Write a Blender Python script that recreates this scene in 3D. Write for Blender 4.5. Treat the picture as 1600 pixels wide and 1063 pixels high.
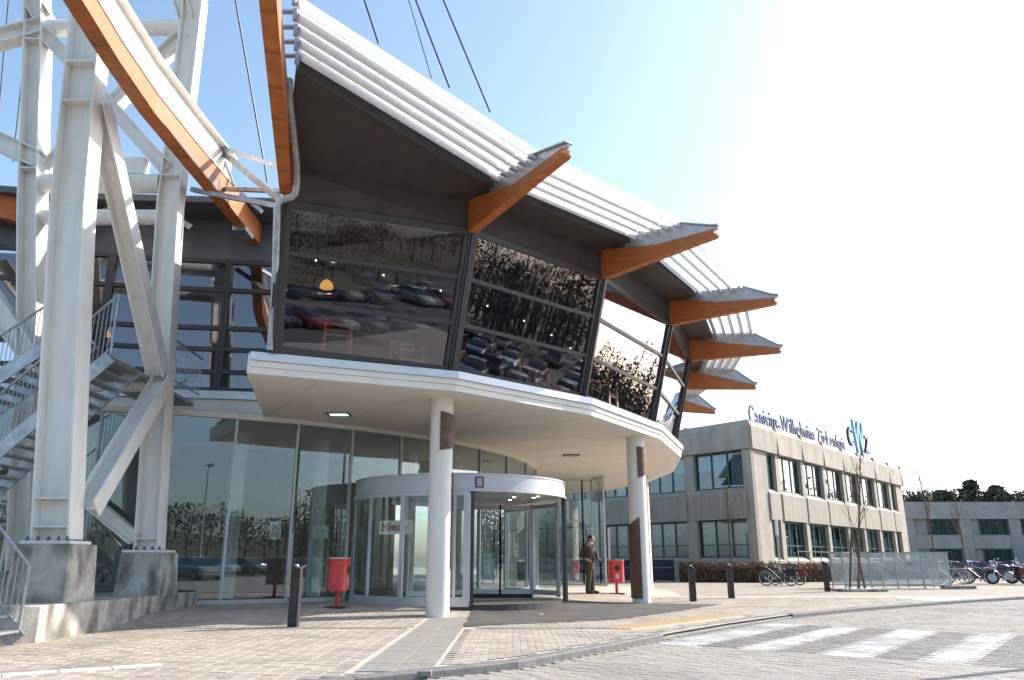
import bpy, bmesh, math, random
import numpy as np
from mathutils import Vector, Matrix
random.seed(7); rng = np.random.default_rng(7)
R = math.radians; PI = math.pi
for o in list(bpy.data.objects): bpy.data.objects.remove(o)
scn = bpy.context.scene; COL = scn.collection

# ---------------------------------------------------------------- camera
CAMH = 1.12
cam = bpy.data.cameras.new('camera'); camo = bpy.data.objects.new('camera', cam); COL.objects.link(camo)
camo.location = (0, 0, CAMH); camo.rotation_euler = (R(90 + 15.83), 0, 0)
cam.sensor_width = 36; cam.lens = 36 * 1215 / 1600; cam.clip_end = 3000; cam.clip_start = 0.05
scn.camera = camo

# ---------------------------------------------------------------- sky, sun, exposure
SUN_AZ, SUN_EL = 62, 32            # azimuth clockwise from +Y, elevation
W = bpy.data.worlds.new('World'); scn.world = W; W.use_nodes = True
nt = W.node_tree; bg = nt.nodes['Background']
sky = nt.nodes.new('ShaderNodeTexSky'); sky.sky_type = 'NISHITA'; sky.sun_disc = False
sky.sun_elevation = R(SUN_EL); sky.sun_rotation = R(SUN_AZ)
sky.air_density = 1.0; sky.dust_density = 1.9; sky.ozone_density = 4.0; sky.altitude = 0
hs_ = nt.nodes.new('ShaderNodeHueSaturation'); hs_.inputs['Saturation'].default_value = 0.88; hs_.inputs['Hue'].default_value = 0.487      # a hazy, paler spring sky
nt.links.new(sky.outputs[0], hs_.inputs['Color']); nt.links.new(hs_.outputs[0], bg.inputs[0]); bg.inputs[1].default_value = 0.135
sl = bpy.data.lights.new('sun', 'SUN'); slo = bpy.data.objects.new('sun', sl); COL.objects.link(slo)
sl.energy = 3.6; sl.angle = R(0.5); sl.color = (1.0, 0.93, 0.82)
sd = Vector((math.sin(R(SUN_AZ)) * math.cos(R(SUN_EL)), math.cos(R(SUN_AZ)) * math.cos(R(SUN_EL)), math.sin(R(SUN_EL))))
slo.rotation_euler = sd.to_track_quat('Z', 'Y').to_euler(); slo.location = (30, 20, 40)
scn.view_settings.view_transform = 'Standard'; scn.view_settings.look = 'None'
scn.view_settings.exposure = 1.25; scn.view_settings.gamma = 1
scn.render.engine = 'CYCLES'
scn.cycles.max_bounces = 10; scn.cycles.transparent_max_bounces = 24
scn.cycles.glossy_bounces = 5; scn.cycles.diffuse_bounces = 4

# ---------------------------------------------------------------- materials
MATS = {}
def mat(name, col, rough=0.6, metal=0.0, var=0.12, scale=3.0, bump=0.0, bscale=30.0, spec=0.5, col2=None, stretch=None,
        emit=None, estr=0, attr=None, dirt=None, coat=0.0):
    if name in MATS: return MATS[name]
    m = bpy.data.materials.new(name); m.use_nodes = True
    t = m.node_tree; N = t.nodes; L = t.links; p = N['Principled BSDF']
    p.inputs['Roughness'].default_value = rough; p.inputs['Metallic'].default_value = metal
    p.inputs['Specular IOR Level'].default_value = spec
    if coat: p.inputs['Coat Weight'].default_value = coat
    geo = N.new('ShaderNodeNewGeometry'); mp = N.new('ShaderNodeMapping'); L.new(geo.outputs['Position'], mp.inputs[0])
    if stretch: mp.inputs['Scale'].default_value = stretch
    nz = N.new('ShaderNodeTexNoise'); nz.inputs['Scale'].default_value = scale; nz.inputs['Detail'].default_value = 6
    nz.inputs['Roughness'].default_value = 0.62
    L.new(mp.outputs[0], nz.inputs['Vector'])
    rp = N.new('ShaderNodeValToRGB'); e = rp.color_ramp.elements
    c = np.array(col[:3]); d = np.array(col2[:3]) if col2 is not None else None
    a = c * (1 - var * 1.6) if d is None else c; b = np.minimum(1, c * (1 + var)) if d is None else d
    e[0].position = 0.32; e[0].color = (*a, 1); e[1].position = 0.68; e[1].color = (*b, 1)
    L.new(nz.outputs[0], rp.inputs[0]); out = rp.outputs[0]
    if attr:
        at = N.new('ShaderNodeAttribute'); at.attribute_name = attr
        mx = N.new('ShaderNodeMix'); mx.data_type = 'RGBA'; mx.blend_type = 'MULTIPLY'; mx.inputs[0].default_value = 1
        L.new(out, mx.inputs[6]); L.new(at.outputs['Color'], mx.inputs[7]); out = mx.outputs[2]
    if dirt:
        n2 = N.new('ShaderNodeTexNoise'); n2.inputs['Scale'].default_value = dirt[1]; n2.inputs['Detail'].default_value = 8
        mp2 = N.new('ShaderNodeMapping'); L.new(geo.outputs['Position'], mp2.inputs[0])
        if len(dirt) > 3: mp2.inputs['Scale'].default_value = dirt[3]
        L.new(mp2.outputs[0], n2.inputs['Vector'])
        r2 = N.new('ShaderNodeValToRGB'); r2.color_ramp.elements[0].position = 0.44; r2.color_ramp.elements[1].position = 0.66
        r2.color_ramp.elements[1].color = (dirt[2],) * 3 + (1,)
        L.new(n2.outputs[0], r2.inputs[0])
        mx = N.new('ShaderNodeMix'); mx.data_type = 'RGBA'; L.new(r2.outputs[0], mx.inputs[0])
        L.new(out, mx.inputs[6]); mx.inputs[7].default_value = (*dirt[0], 1); out = mx.outputs[2]
    L.new(out, p.inputs['Base Color'])
    if bump:
        n3 = N.new('ShaderNodeTexNoise'); n3.inputs['Scale'].default_value = bscale; n3.inputs['Detail'].default_value = 4
        L.new(mp.outputs[0], n3.inputs['Vector'])
        bp = N.new('ShaderNodeBump'); bp.inputs['Strength'].default_value = bump; bp.inputs['Distance'].default_value = 0.02
        L.new(n3.outputs[0], bp.inputs['Height']); L.new(bp.outputs[0], p.inputs['Normal'])
    if emit:
        p.inputs['Emission Color'].default_value = (*emit, 1); p.inputs['Emission Strength'].default_value = estr
    MATS[name] = m; return m

def glass(name, tint, ior=1.55, rough=0.0, wob=0.0):
    m = bpy.data.materials.new(name); m.use_nodes = True
    t = m.node_tree; N = t.nodes; L = t.links; N.clear()
    out = N.new('ShaderNodeOutputMaterial'); mx = N.new('ShaderNodeMixShader')
    fr = N.new('ShaderNodeFresnel'); fr.inputs[0].default_value = ior
    tr = N.new('ShaderNodeBsdfTransparent'); tr.inputs[0].default_value = (*tint, 1)
    gl = N.new('ShaderNodeBsdfGlossy'); gl.inputs['Roughness'].default_value = rough
    gl.inputs[0].default_value = (0.95, 0.96, 1, 1)
    # the same reflectance from both sides of the pane
    geo = N.new('ShaderNodeNewGeometry')
    if wob:
        nz = N.new('ShaderNodeTexNoise'); nz.inputs['Scale'].default_value = 0.7; nz.inputs['Detail'].default_value = 1
        L.new(geo.outputs['Position'], nz.inputs['Vector'])
        bp = N.new('ShaderNodeBump'); bp.inputs['Strength'].default_value = wob; bp.inputs['Distance'].default_value = 0.03
        L.new(nz.outputs[0], bp.inputs['Height']); L.new(bp.outputs[0], gl.inputs['Normal'])
    inv = N.new('ShaderNodeMath'); inv.operation = 'DIVIDE'; inv.inputs[0].default_value = 1; inv.inputs[1].default_value = ior
    mxv = N.new('ShaderNodeMix'); L.new(geo.outputs['Backfacing'], mxv.inputs[0]); mxv.inputs[2].default_value = ior
    mxv.inputs[3].default_value = 1 / ior
    L.new(mxv.outputs[0], fr.inputs[0])
    L.new(fr.outputs[0], mx.inputs[0]); L.new(tr.outputs[0], mx.inputs[1]); L.new(gl.outputs[0], mx.inputs[2])
    L.new(mx.outputs[0], out.inputs[0]); MATS[name] = m; return m

M_white = mat('white_paint_steel', (0.80, 0.77, 0.72), 0.38, var=0.03, scale=1.2, dirt=((0.62, 0.58, 0.51), 2.4, 0.38, (3, 3, .3)))
M_render = mat('white_render', (0.72, 0.69, 0.65), 0.7, var=0.03, scale=1.0, bump=0.05, bscale=60)
M_soffit = mat('beige_soffit', (0.70, 0.64, 0.57), 0.75, var=0.03, scale=0.8)
M_flash = mat('zinc_flashing', (0.60, 0.62, 0.66), 0.35, 0.3, var=0.05, scale=2)
M_dark = mat('dark_brown_cladding', (0.058, 0.047, 0.045), 0.55, var=0.15, scale=2)
M_frame = mat('dark_brown_frame', (0.05, 0.042, 0.043), 0.4, var=0.08)
M_greyclad = mat('dark_grey_cladding', (0.10, 0.10, 0.11), 0.45, 0.2, var=0.12, scale=1.5)
M_timber = mat('orange_laminated_timber', (0.36, 0.10, 0.022), 0.55, col2=(0.50, 0.165, 0.04), scale=2.2, stretch=(2, 2, 14), bump=0.06, bscale=25)
_t = M_timber.node_tree; _p = _t.nodes['Principled BSDF']; _src = _p.inputs['Base Color'].links[0].from_socket     # lamination lines
_g = _t.nodes.new('ShaderNodeNewGeometry'); _s = _t.nodes.new('ShaderNodeSeparateXYZ'); _t.links.new(_g.outputs['Position'], _s.inputs[0])
_m = _t.nodes.new('ShaderNodeMath'); _m.operation = 'MULTIPLY'; _m.inputs[1].default_value = 21; _t.links.new(_s.outputs[2], _m.inputs[0])
_f = _t.nodes.new('ShaderNodeMath'); _f.operation = 'FRACT'; _t.links.new(_m.outputs[0], _f.inputs[0])
_r = _t.nodes.new('ShaderNodeValToRGB'); _r.color_ramp.elements[0].color = (.55, .5, .45, 1); _r.color_ramp.elements[1].position = .16; _t.links.new(_f.outputs[0], _r.inputs[0])
_x = _t.nodes.new('ShaderNodeMix'); _x.data_type = 'RGBA'; _x.blend_type = 'MULTIPLY'; _x.inputs[0].default_value = .8
_t.links.new(_src, _x.inputs[6]); _t.links.new(_r.outputs[0], _x.inputs[7]); _t.links.new(_x.outputs[2], _p.inputs['Base Color'])
M_timber_w = mat('weathered_timber', (0.30, 0.13, 0.06), 0.7, col2=(0.22, 0.19, 0.19), scale=3.0, bump=0.1)
M_cap = mat('galvanised_cap', (0.46, 0.47, 0.49), 0.45, 0.5, var=0.12, scale=4)
M_louver = mat('white_louver', (0.82, 0.82, 0.82), 0.35, var=0.03, scale=2)
M_galv = mat('galvanised_steel', (0.42, 0.43, 0.44), 0.42, 0.65, var=0.18, scale=5)
M_cable = mat('dark_cable', (0.04, 0.045, 0.055), 0.5)
M_conc = mat('cast_concrete', (0.47, 0.44, 0.395), 0.85, var=0.2, scale=2.2, bump=0.25, bscale=35, dirt=((0.12, 0.11, 0.09), 2.6, 0.95, (1, 1, .5)))
M_panel = mat('concrete_panel', (0.42, 0.365, 0.305), 0.88, var=0.10, scale=1.2, bump=0.12, bscale=20, dirt=((0.27, 0.25, 0.22), 0.9, 0.6, (1, 1, .15)))
M_panel2 = mat('ribbed_concrete', (0.36, 0.315, 0.265), 0.9, var=0.12, scale=1.5, bump=0.2, bscale=25, stretch=(3, 3, .4))
M_green = mat('green_window_frame', (0.02, 0.10, 0.09), 0.45, var=0.1)
M_grey_al = mat('grey_aluminium', (0.50, 0.50, 0.53), 0.42, 0.35, var=0.06, scale=2)
M_dgrey_al = mat('dark_aluminium', (0.05, 0.05, 0.055), 0.4, 0.3)
M_clad = mat('rusty_brown_column_cladding', (0.085, 0.04, 0.03), 0.6, col2=(0.15, 0.075, 0.05), scale=5)
M_red = mat('red_enamel', (0.62, 0.035, 0.03), 0.35, var=0.08, scale=6)
M_black = mat('black_rubber', (0.02, 0.02, 0.022), 0.6)
M_bollard = mat('dark_hardwood_bollard', (0.028, 0.022, 0.030), 0.6, var=0.3, scale=8)
M_wsign = mat('white_sign', (0.78, 0.79, 0.78), 0.5, var=0.02)
M_asph = mat('asphalt', (0.062, 0.058, 0.054), 0.9, var=0.25, scale=14, bump=0.3, bscale=120, dirt=((0.11, 0.10, 0.09), 1.3, 0.6))
M_tin = mat('interior_floor', (0.16, 0.13, 0.11), 0.5, var=0.1)
M_int = mat('interior_wall', (0.20, 0.18, 0.16), 0.8, var=0.1)
M_intdark = mat('interior_ceiling', (0.07, 0.065, 0.065), 0.8)
M_wood = mat('blond_wood', (0.46, 0.26, 0.12), 0.5, var=0.15, scale=6)
G_drum = glass('door_glass', (0.90, 0.94, 0.93), 1.45)
G_up = glass('tinted_glass', (0.82, 0.79, 0.83), 1.95)
G_low = glass('clear_glass', (0.80, 0.87, 0.87), 1.9, wob=0.02)
G_off = glass('office_glass', (0.62, 0.70, 0.72), 1.9)
G_plex = glass('scratched_plexiglass', (0.86, 0.88, 0.88), 1.5, rough=0.25)
M_plex = mat('hazy_plexiglass', (0.62, 0.64, 0.64), 0.3)

# ---------------------------------------------------------------- mesh helpers
def V(*a): return Vector(a)
def wl(o):
    p = Vector((0, 0, 0))
    while o is not None: p += o.location; o = o.parent
    return p
class MB:
    def __init__(s): s.v = []; s.f = []; s.mi = []
    def add(s, vs, fs, mi=0):
        b = len(s.v); s.v += [Vector(v) for v in vs]; s.f += [tuple(b + i for i in f) for f in fs]; s.mi += [mi] * len(fs); return s
    def hexa(s, p, mi=0):      # 8 corners: 4 bottom, 4 top
        return s.add(p, [(3, 2, 1, 0), (4, 5, 6, 7), (0, 1, 5, 4), (1, 2, 6, 5), (2, 3, 7, 6), (3, 0, 4, 7)], mi)
    def box(s, c, d, M=None, mi=0):
        c = Vector(c); h = [x / 2 for x in d]
        p = [Vector((x * h[0], y * h[1], z * h[2])) for z in (-1, 1) for x, y in ((-1, -1), (1, -1), (1, 1), (-1, 1))]
        if M is not None: p = [M @ q for q in p]
        return s.hexa([q + c for q in p], mi)
    def bar(s, p0, p1, w, h, up=(0, 0, 1), mi=0):
        p0, p1 = Vector(p0), Vector(p1); a = (p1 - p0).normalized(); up = Vector(up)
        if abs(a.dot(up)) > .999: up = Vector((0, 1, 0))
        x = a.cross(up).normalized() * (w / 2); y = x.cross(a).normalized() * (h / 2)
        q = []
        for p in (p0, p1): q += [p - x - y, p + x - y, p + x + y, p - x + y]
        return s.add(q, [(0, 1, 2, 3), (7, 6, 5, 4), (0, 4, 5, 1), (1, 5, 6, 2), (2, 6, 7, 3), (3, 7, 4, 0)], mi)
    def ibeam(s, p0, p1, dvec, depth, width, tf=.035, tw=.025, d1=None, mi=0):
        """I section: flanges at +-depth/2 along dvec"""
        p0, p1 = Vector(p0), Vector(p1); a = (p1 - p0).normalized(); d = Vector(dvec); d = (d - a * d.dot(a)).normalized()
        n = a.cross(d).normalized(); d1 = d1 or depth
        for sg in (-1, 1):
            q = []
            for p, dd in ((p0, depth), (p1, d1)):
                c = p + d * sg * (dd / 2 - tf / 2)
                q += [c - d * tf / 2 - n * width / 2, c + d * tf / 2 - n * width / 2, c + d * tf / 2 + n * width / 2, c - d * tf / 2 + n * width / 2]
            s.hexa(q, mi)
        q = []
        for p, dd in ((p0, depth), (p1, d1)):
            hh = dd / 2 - tf - .001
            q += [p - d * hh - n * tw / 2, p + d * hh - n * tw / 2, p + d * hh + n * tw / 2, p - d * hh + n * tw / 2]
        return s.hexa(q, mi)
    def tube(s, path, r, n=10, caps=True, mi=0):
        P = [Vector(p) for p in path]; rs = r if isinstance(r, (list, tuple)) else [r] * len(P); b = len(s.v)
        up = Vector((0, 0, 1)) if abs((P[-1] - P[0]).normalized().z) < .9 else Vector((0, 1, 0))
        for i, p in enumerate(P):
            t = (P[min(i + 1, len(P) - 1)] - P[max(i - 1, 0)])
            t = t.normalized() if t.length > 1e-9 else Vector((0, 0, 1))
            x = up - t * up.dot(t)
            if x.length < 1e-4: x = Vector((1, 0, 0)) - t * t.x
            x.normalize(); y = t.cross(x); up = x
            for k in range(n): a = 2 * PI * k / n; s.v.append(p + x * math.cos(a) * rs[i] + y * math.sin(a) * rs[i])
        for i in range(len(P) - 1):
            for k in range(n):
                a = b + i * n + k; c = b + i * n + (k + 1) % n; s.f.append((a, c, c + n, a + n)); s.mi.append(mi)
        if caps:
            s.f.append(tuple(b + k for k in range(n))[::-1]); s.f.append(tuple(b + (len(P) - 1) * n + k for k in range(n))); s.mi += [mi, mi]
        return s
    def prism(s, poly, z0, z1, mi=0):
        n = len(poly); zz = lambda z, i: z[i] if isinstance(z, (list, tuple)) else z
        vs = [(p[0], p[1], zz(z0, i)) for i, p in enumerate(poly)] + [(p[0], p[1], zz(z1, i)) for i, p in enumerate(poly)]
        return s.add(vs, [tuple(range(n))[::-1], tuple(range(n, 2 * n))] + [(i, (i + 1) % n, n + (i + 1) % n, n + i) for i in range(n)], mi)
    def extr(s, poly, vec, mi=0):
        n = len(poly); vec = Vector(vec); vs = [Vector(p) for p in poly] + [Vector(p) + vec for p in poly]
        return s.add(vs, [tuple(range(n))[::-1], tuple(range(n, 2 * n))] + [(i, (i + 1) % n, n + (i + 1) % n, n + i) for i in range(n)], mi)
    def lathe(s, prof, c, n=24, mi=0, sx=1, sy=1):
        b = len(s.v); c = Vector(c)
        for r, z in prof:
            for k in range(n): a = 2 * PI * k / n; s.v.append(c + Vector((r * sx * math.cos(a), r * sy * math.sin(a), z)))
        for i in range(len(prof) - 1):
            for k in range(n):
                a = b + i * n + k; d = b + i * n + (k + 1) % n; s.f.append((a, d, d + n, a + n)); s.mi.append(mi)
        s.f.append(tuple(b + k for k in range(n))[::-1]); s.f.append(tuple(b + (len(prof) - 1) * n + k for k in range(n))); s.mi += [mi, mi]
        return s
    def ball(s, c, rx, ry=None, rz=None, n=12, m=8, mi=0):
        ry = ry or rx; rz = rz or rx; prof = [(max(.02, math.sin(PI * i / m)), -math.cos(PI * i / m) * rz) for i in range(m + 1)]
        return s.lathe(prof, c, n, mi, rx, ry)
    def build(s, name, m, parent=None, smooth=False, kind=None, bevel=0):
        o_ = wl(parent)
        me = bpy.data.meshes.new(name); me.from_pydata([v - o_ for v in s.v], [], s.f)
        ms = m if isinstance(m, (list, tuple)) else [m]
        for q in ms: me.materials.append(q)
        if len(ms) > 1: me.polygons.foreach_set('material_index', s.mi)
        bm = bmesh.new(); bm.from_mesh(me); bmesh.ops.recalc_face_normals(bm, faces=bm.faces)
        if bevel: bmesh.ops.bevel(bm, geom=[e for e in bm.edges], offset=bevel, segments=1, affect='EDGES')
        bm.to_mesh(me); bm.free()
        if smooth:
            me.polygons.foreach_set('use_smooth', [True] * len(me.polygons))
            try: me.set_sharp_from_angle(angle=R(35))
            except Exception: pass
        o = bpy.data.objects.new(name, me); COL.objects.link(o); o.parent = parent
        if kind: o['kind'] = kind
        return o
def tag(o, label, cat, group=None):
    o['label'] = label; o['category'] = cat
    if group: o['group'] = group
    return o
def thing(name, label, cat, loc=(0, 0, 0), group=None, rz=0):
    o = bpy.data.objects.new(name, None); COL.objects.link(o); o.location = loc; o.rotation_euler = (0, 0, rz)
    o.empty_display_size = .2
    return tag(o, label, cat, group)
def copy_tree(o, parent=None):
    c = o.copy(); COL.objects.link(c); c.parent = parent
    for ch in list(o.children): copy_tree(ch, c)
    return c
def struct(o): o['kind'] = 'structure'; return o
def text_mesh(txt, size, depth, name, m, parent, M, spacing=1.0, bold=0.0):
    """one mesh of raised lettering, baseline-left at M's origin, x along the line, y up"""
    cu = bpy.data.curves.new('t', 'FONT'); cu.body = txt; cu.size = size; cu.extrude = depth / 2; cu.offset = bold; cu.resolution_u = 3
    cu.space_character = spacing
    ob = bpy.data.objects.new('t', cu); COL.objects.link(ob)
    dg = bpy.context.evaluated_depsgraph_get(); dg.update()
    me = bpy.data.meshes.new_from_object(ob.evaluated_get(dg)); w = max([v.co.x for v in me.vertices] or [0])
    bpy.data.objects.remove(ob); bpy.data.curves.remove(cu)
    me.transform(M); me.transform(Matrix.Translation(-wl(parent))); me.name = name; me.materials.clear(); me.materials.append(m)
    o = bpy.data.objects.new(name, me); COL.objects.link(o); o.parent = parent
    return o, w

CC = (-13.39, 31.74)                       # centre of the round pavilion
def gz(x, y):                              # the paving rises gently under the canopy
    r = math.hypot(x - CC[0], y - CC[1]); t = min(1, max(0, (19.2 - r) / 2.2)); return .15 * t * t * (3 - 2 * t)
def pol(r, deg, z=0): return Vector((CC[0] + r * math.cos(R(deg)), CC[1] + r * math.sin(R(deg)), z))

# ================================================================ GROUND
def sheet(name, poly, z, m, step=None):
    bm = bmesh.new(); bm.faces.new([bm.verts.new((p[0], p[1], 0)) for p in poly]); 
    if step:
        xs = [p[0] for p in poly]; ys = [p[1] for p in poly]
        for ax, lo, hi in ((0, min(xs), max(xs)), (1, min(ys), max(ys))):
            c = lo + step
            while c < hi:
                co = (c, 0, 0) if ax == 0 else (0, c, 0); no = (1, 0, 0) if ax == 0 else (0, 1, 0)
                bmesh.ops.bisect_plane(bm, geom=bm.verts[:] + bm.edges[:] + bm.faces[:], plane_co=co, plane_no=no); c += step
    for v in bm.verts: v.co.z = z + (gz(v.co.x, v.co.y) if step else 0)
    bmesh.ops.recalc_face_normals(bm, faces=bm.faces)
    for f in bm.faces:
        if f.normal.z < 0: f.normal_flip()
    me = bpy.data.meshes.new(name); bm.to_mesh(me); bm.free(); me.materials.append(m)
    o = bpy.data.objects.new(name, me); COL.objects.link(o); return o
M_far = mat('grey_far_ground', (0.17, 0.165, 0.15), 0.9, var=0.25, scale=0.15, dirt=((0.08, 0.10, 0.05), 0.05, 0.8))
struct(sheet('ground', [(-900, -900), (900, -900), (900, 900), (-900, 900)], -0.16, M_far))
K = [(-30, -6), (-9, 3.0), (-5, 5.6), (-2.8, 7.4), (-1.3, 8.55), (0, 9.6), (1.40, 11.6), (2.72, 13.6), (4.12, 15.5), (6.1, 17.9), (8.5, 20.2), (12.37, 23.4), (16.63, 26.6), (24, 30.8), (40, 36), (70, 42)]
KY = np.array([k[1] for k in K]); KX = np.array([k[0] for k in K])
kx = lambda y: np.interp(y, KY, KX)
M_sand = mat('joint_sand', (0.46, 0.41, 0.345), 0.95, var=0.15, scale=20)
M_brick = mat('clay_paver', (0.42, 0.355, 0.30), 0.85, var=0.12, scale=25, bump=0.2, bscale=90, attr='tint', dirt=((0.25, 0.215, 0.18), 0.9, 0.65))
M_rbrick = mat('road_paver', (0.31, 0.285, 0.255), 0.85, var=0.12, scale=25, bump=0.2, bscale=90, attr='tint', dirt=((0.20, 0.185, 0.165), 0.6, 0.75))
M_slab = mat('grey_slab', (0.255, 0.238, 0.215), 0.8, var=0.14, scale=10, bump=0.1, bscale=80)
M_kerb = mat('kerb_concrete', (0.17, 0.165, 0.16), 0.85, var=0.18, scale=9, bump=0.15, bscale=70)
M_tact = mat('tactile_tan', (0.50, 0.35, 0.19), 0.8, var=0.12, scale=15)
M_wpav = mat('white_paver', (0.74, 0.72, 0.68), 0.8, var=0.06, scale=12)
# far paving: a brick pattern takes over where bricks get too small to see
def brick_mat(name, c1, c2, cm, sc, rot):
    m = mat(name, c1, 0.88, var=0.1, scale=10); t = m.node_tree; N = t.nodes; L = t.links; p = N['Principled BSDF']
    geo = N.new('ShaderNodeNewGeometry'); mp = N.new('ShaderNodeMapping'); mp.inputs['Rotation'].default_value = (0, 0, rot); L.new(geo.outputs['Position'], mp.inputs[0])
    b = N.new('ShaderNodeTexBrick'); b.inputs['Scale'].default_value = 1; b.inputs['Brick Width'].default_value = sc[0]; b.inputs['Row Height'].default_value = sc[1]
    b.inputs['Mortar Size'].default_value = 0.006; b.inputs['Color1'].default_value = (*c1, 1); b.inputs['Color2'].default_value = (*c2, 1); b.inputs['Mortar'].default_value = (*cm, 1)
    nz = N.new('ShaderNodeTexNoise'); nz.inputs['Scale'].default_value = 0.35; nz.inputs['Detail'].default_value = 8; L.new(geo.outputs['Position'], nz.inputs['Vector'])
    rp = N.new('ShaderNodeValToRGB'); rp.color_ramp.elements[0].color = (.72, .70, .68, 1); rp.color_ramp.elements[1].color = (1.1, 1.08, 1.05, 1); L.new(nz.outputs[0], rp.inputs[0])
    mx = N.new('ShaderNodeMix'); mx.data_type = 'RGBA'; mx.blend_type = 'MULTIPLY'; mx.inputs[0].default_value = 1
    L.new(mp.outputs[0], b.inputs['Vector']); L.new(b.outputs[0], mx.inputs[6]); L.new(rp.outputs[0], mx.inputs[7]); L.new(mx.outputs[2], p.inputs['Base Color']); return m
M_pavfar = brick_mat('far_pavement', (0.35, 0.30, 0.25), (0.30, 0.26, 0.215), (0.36, 0.32, 0.26), (.3, .3), 0)
M_roadfar = brick_mat('far_road', (0.32, 0.295, 0.26), (0.28, 0.255, 0.23), (0.24, 0.22, 0.20), (.2, .1), R(37.5))
pavement = struct(sheet('pavement', [(x - .02, y) for x, y in K] + [(70, 130), (-60, 130), (-60, -6)], -0.014, M_pavfar))
bm = bmesh.new(); rows = []
for r in np.linspace(8, 19.5, 24):
    rows.append([bm.verts.new((CC[0] + r * math.cos(a), CC[1] + r * math.sin(a), gz(CC[0] + r * math.cos(a), CC[1] + r * math.sin(a)) - .012)) for a in np.linspace(R(-110), R(40), 90)])
for a, b in zip(rows, rows[1:]):
    for i in range(89): bm.faces.new((a[i], b[i], b[i + 1], a[i + 1]))
me = bpy.data.meshes.new('pavement_ramp'); bm.to_mesh(me); bm.free(); me.materials.append(M_sand)
ramp = bpy.data.objects.new('ramp', me); COL.objects.link(ramp); ramp.parent = pavement
nearbase = sheet('joint_bed', [(x - .04, y) for x, y in K if 2 < y < 27] + [(9, 27), (-18, 27), (-18, 3)], -0.010, M_sand); nearbase.parent = pavement
road = struct(sheet('road', [(x, y) for x, y in K] + [(90, -14), (-30, -14)], -0.094, M_roadfar))
struct(sheet('side_parking', [(29, -14), (70, -14), (70, 22), (29, 16)], -0.088, M_asph))
struct(sheet('parking_lot', [(-120, -14.02), (120, -14.02), (120, -70), (-120, -70)], -0.09, M_asph))
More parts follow.
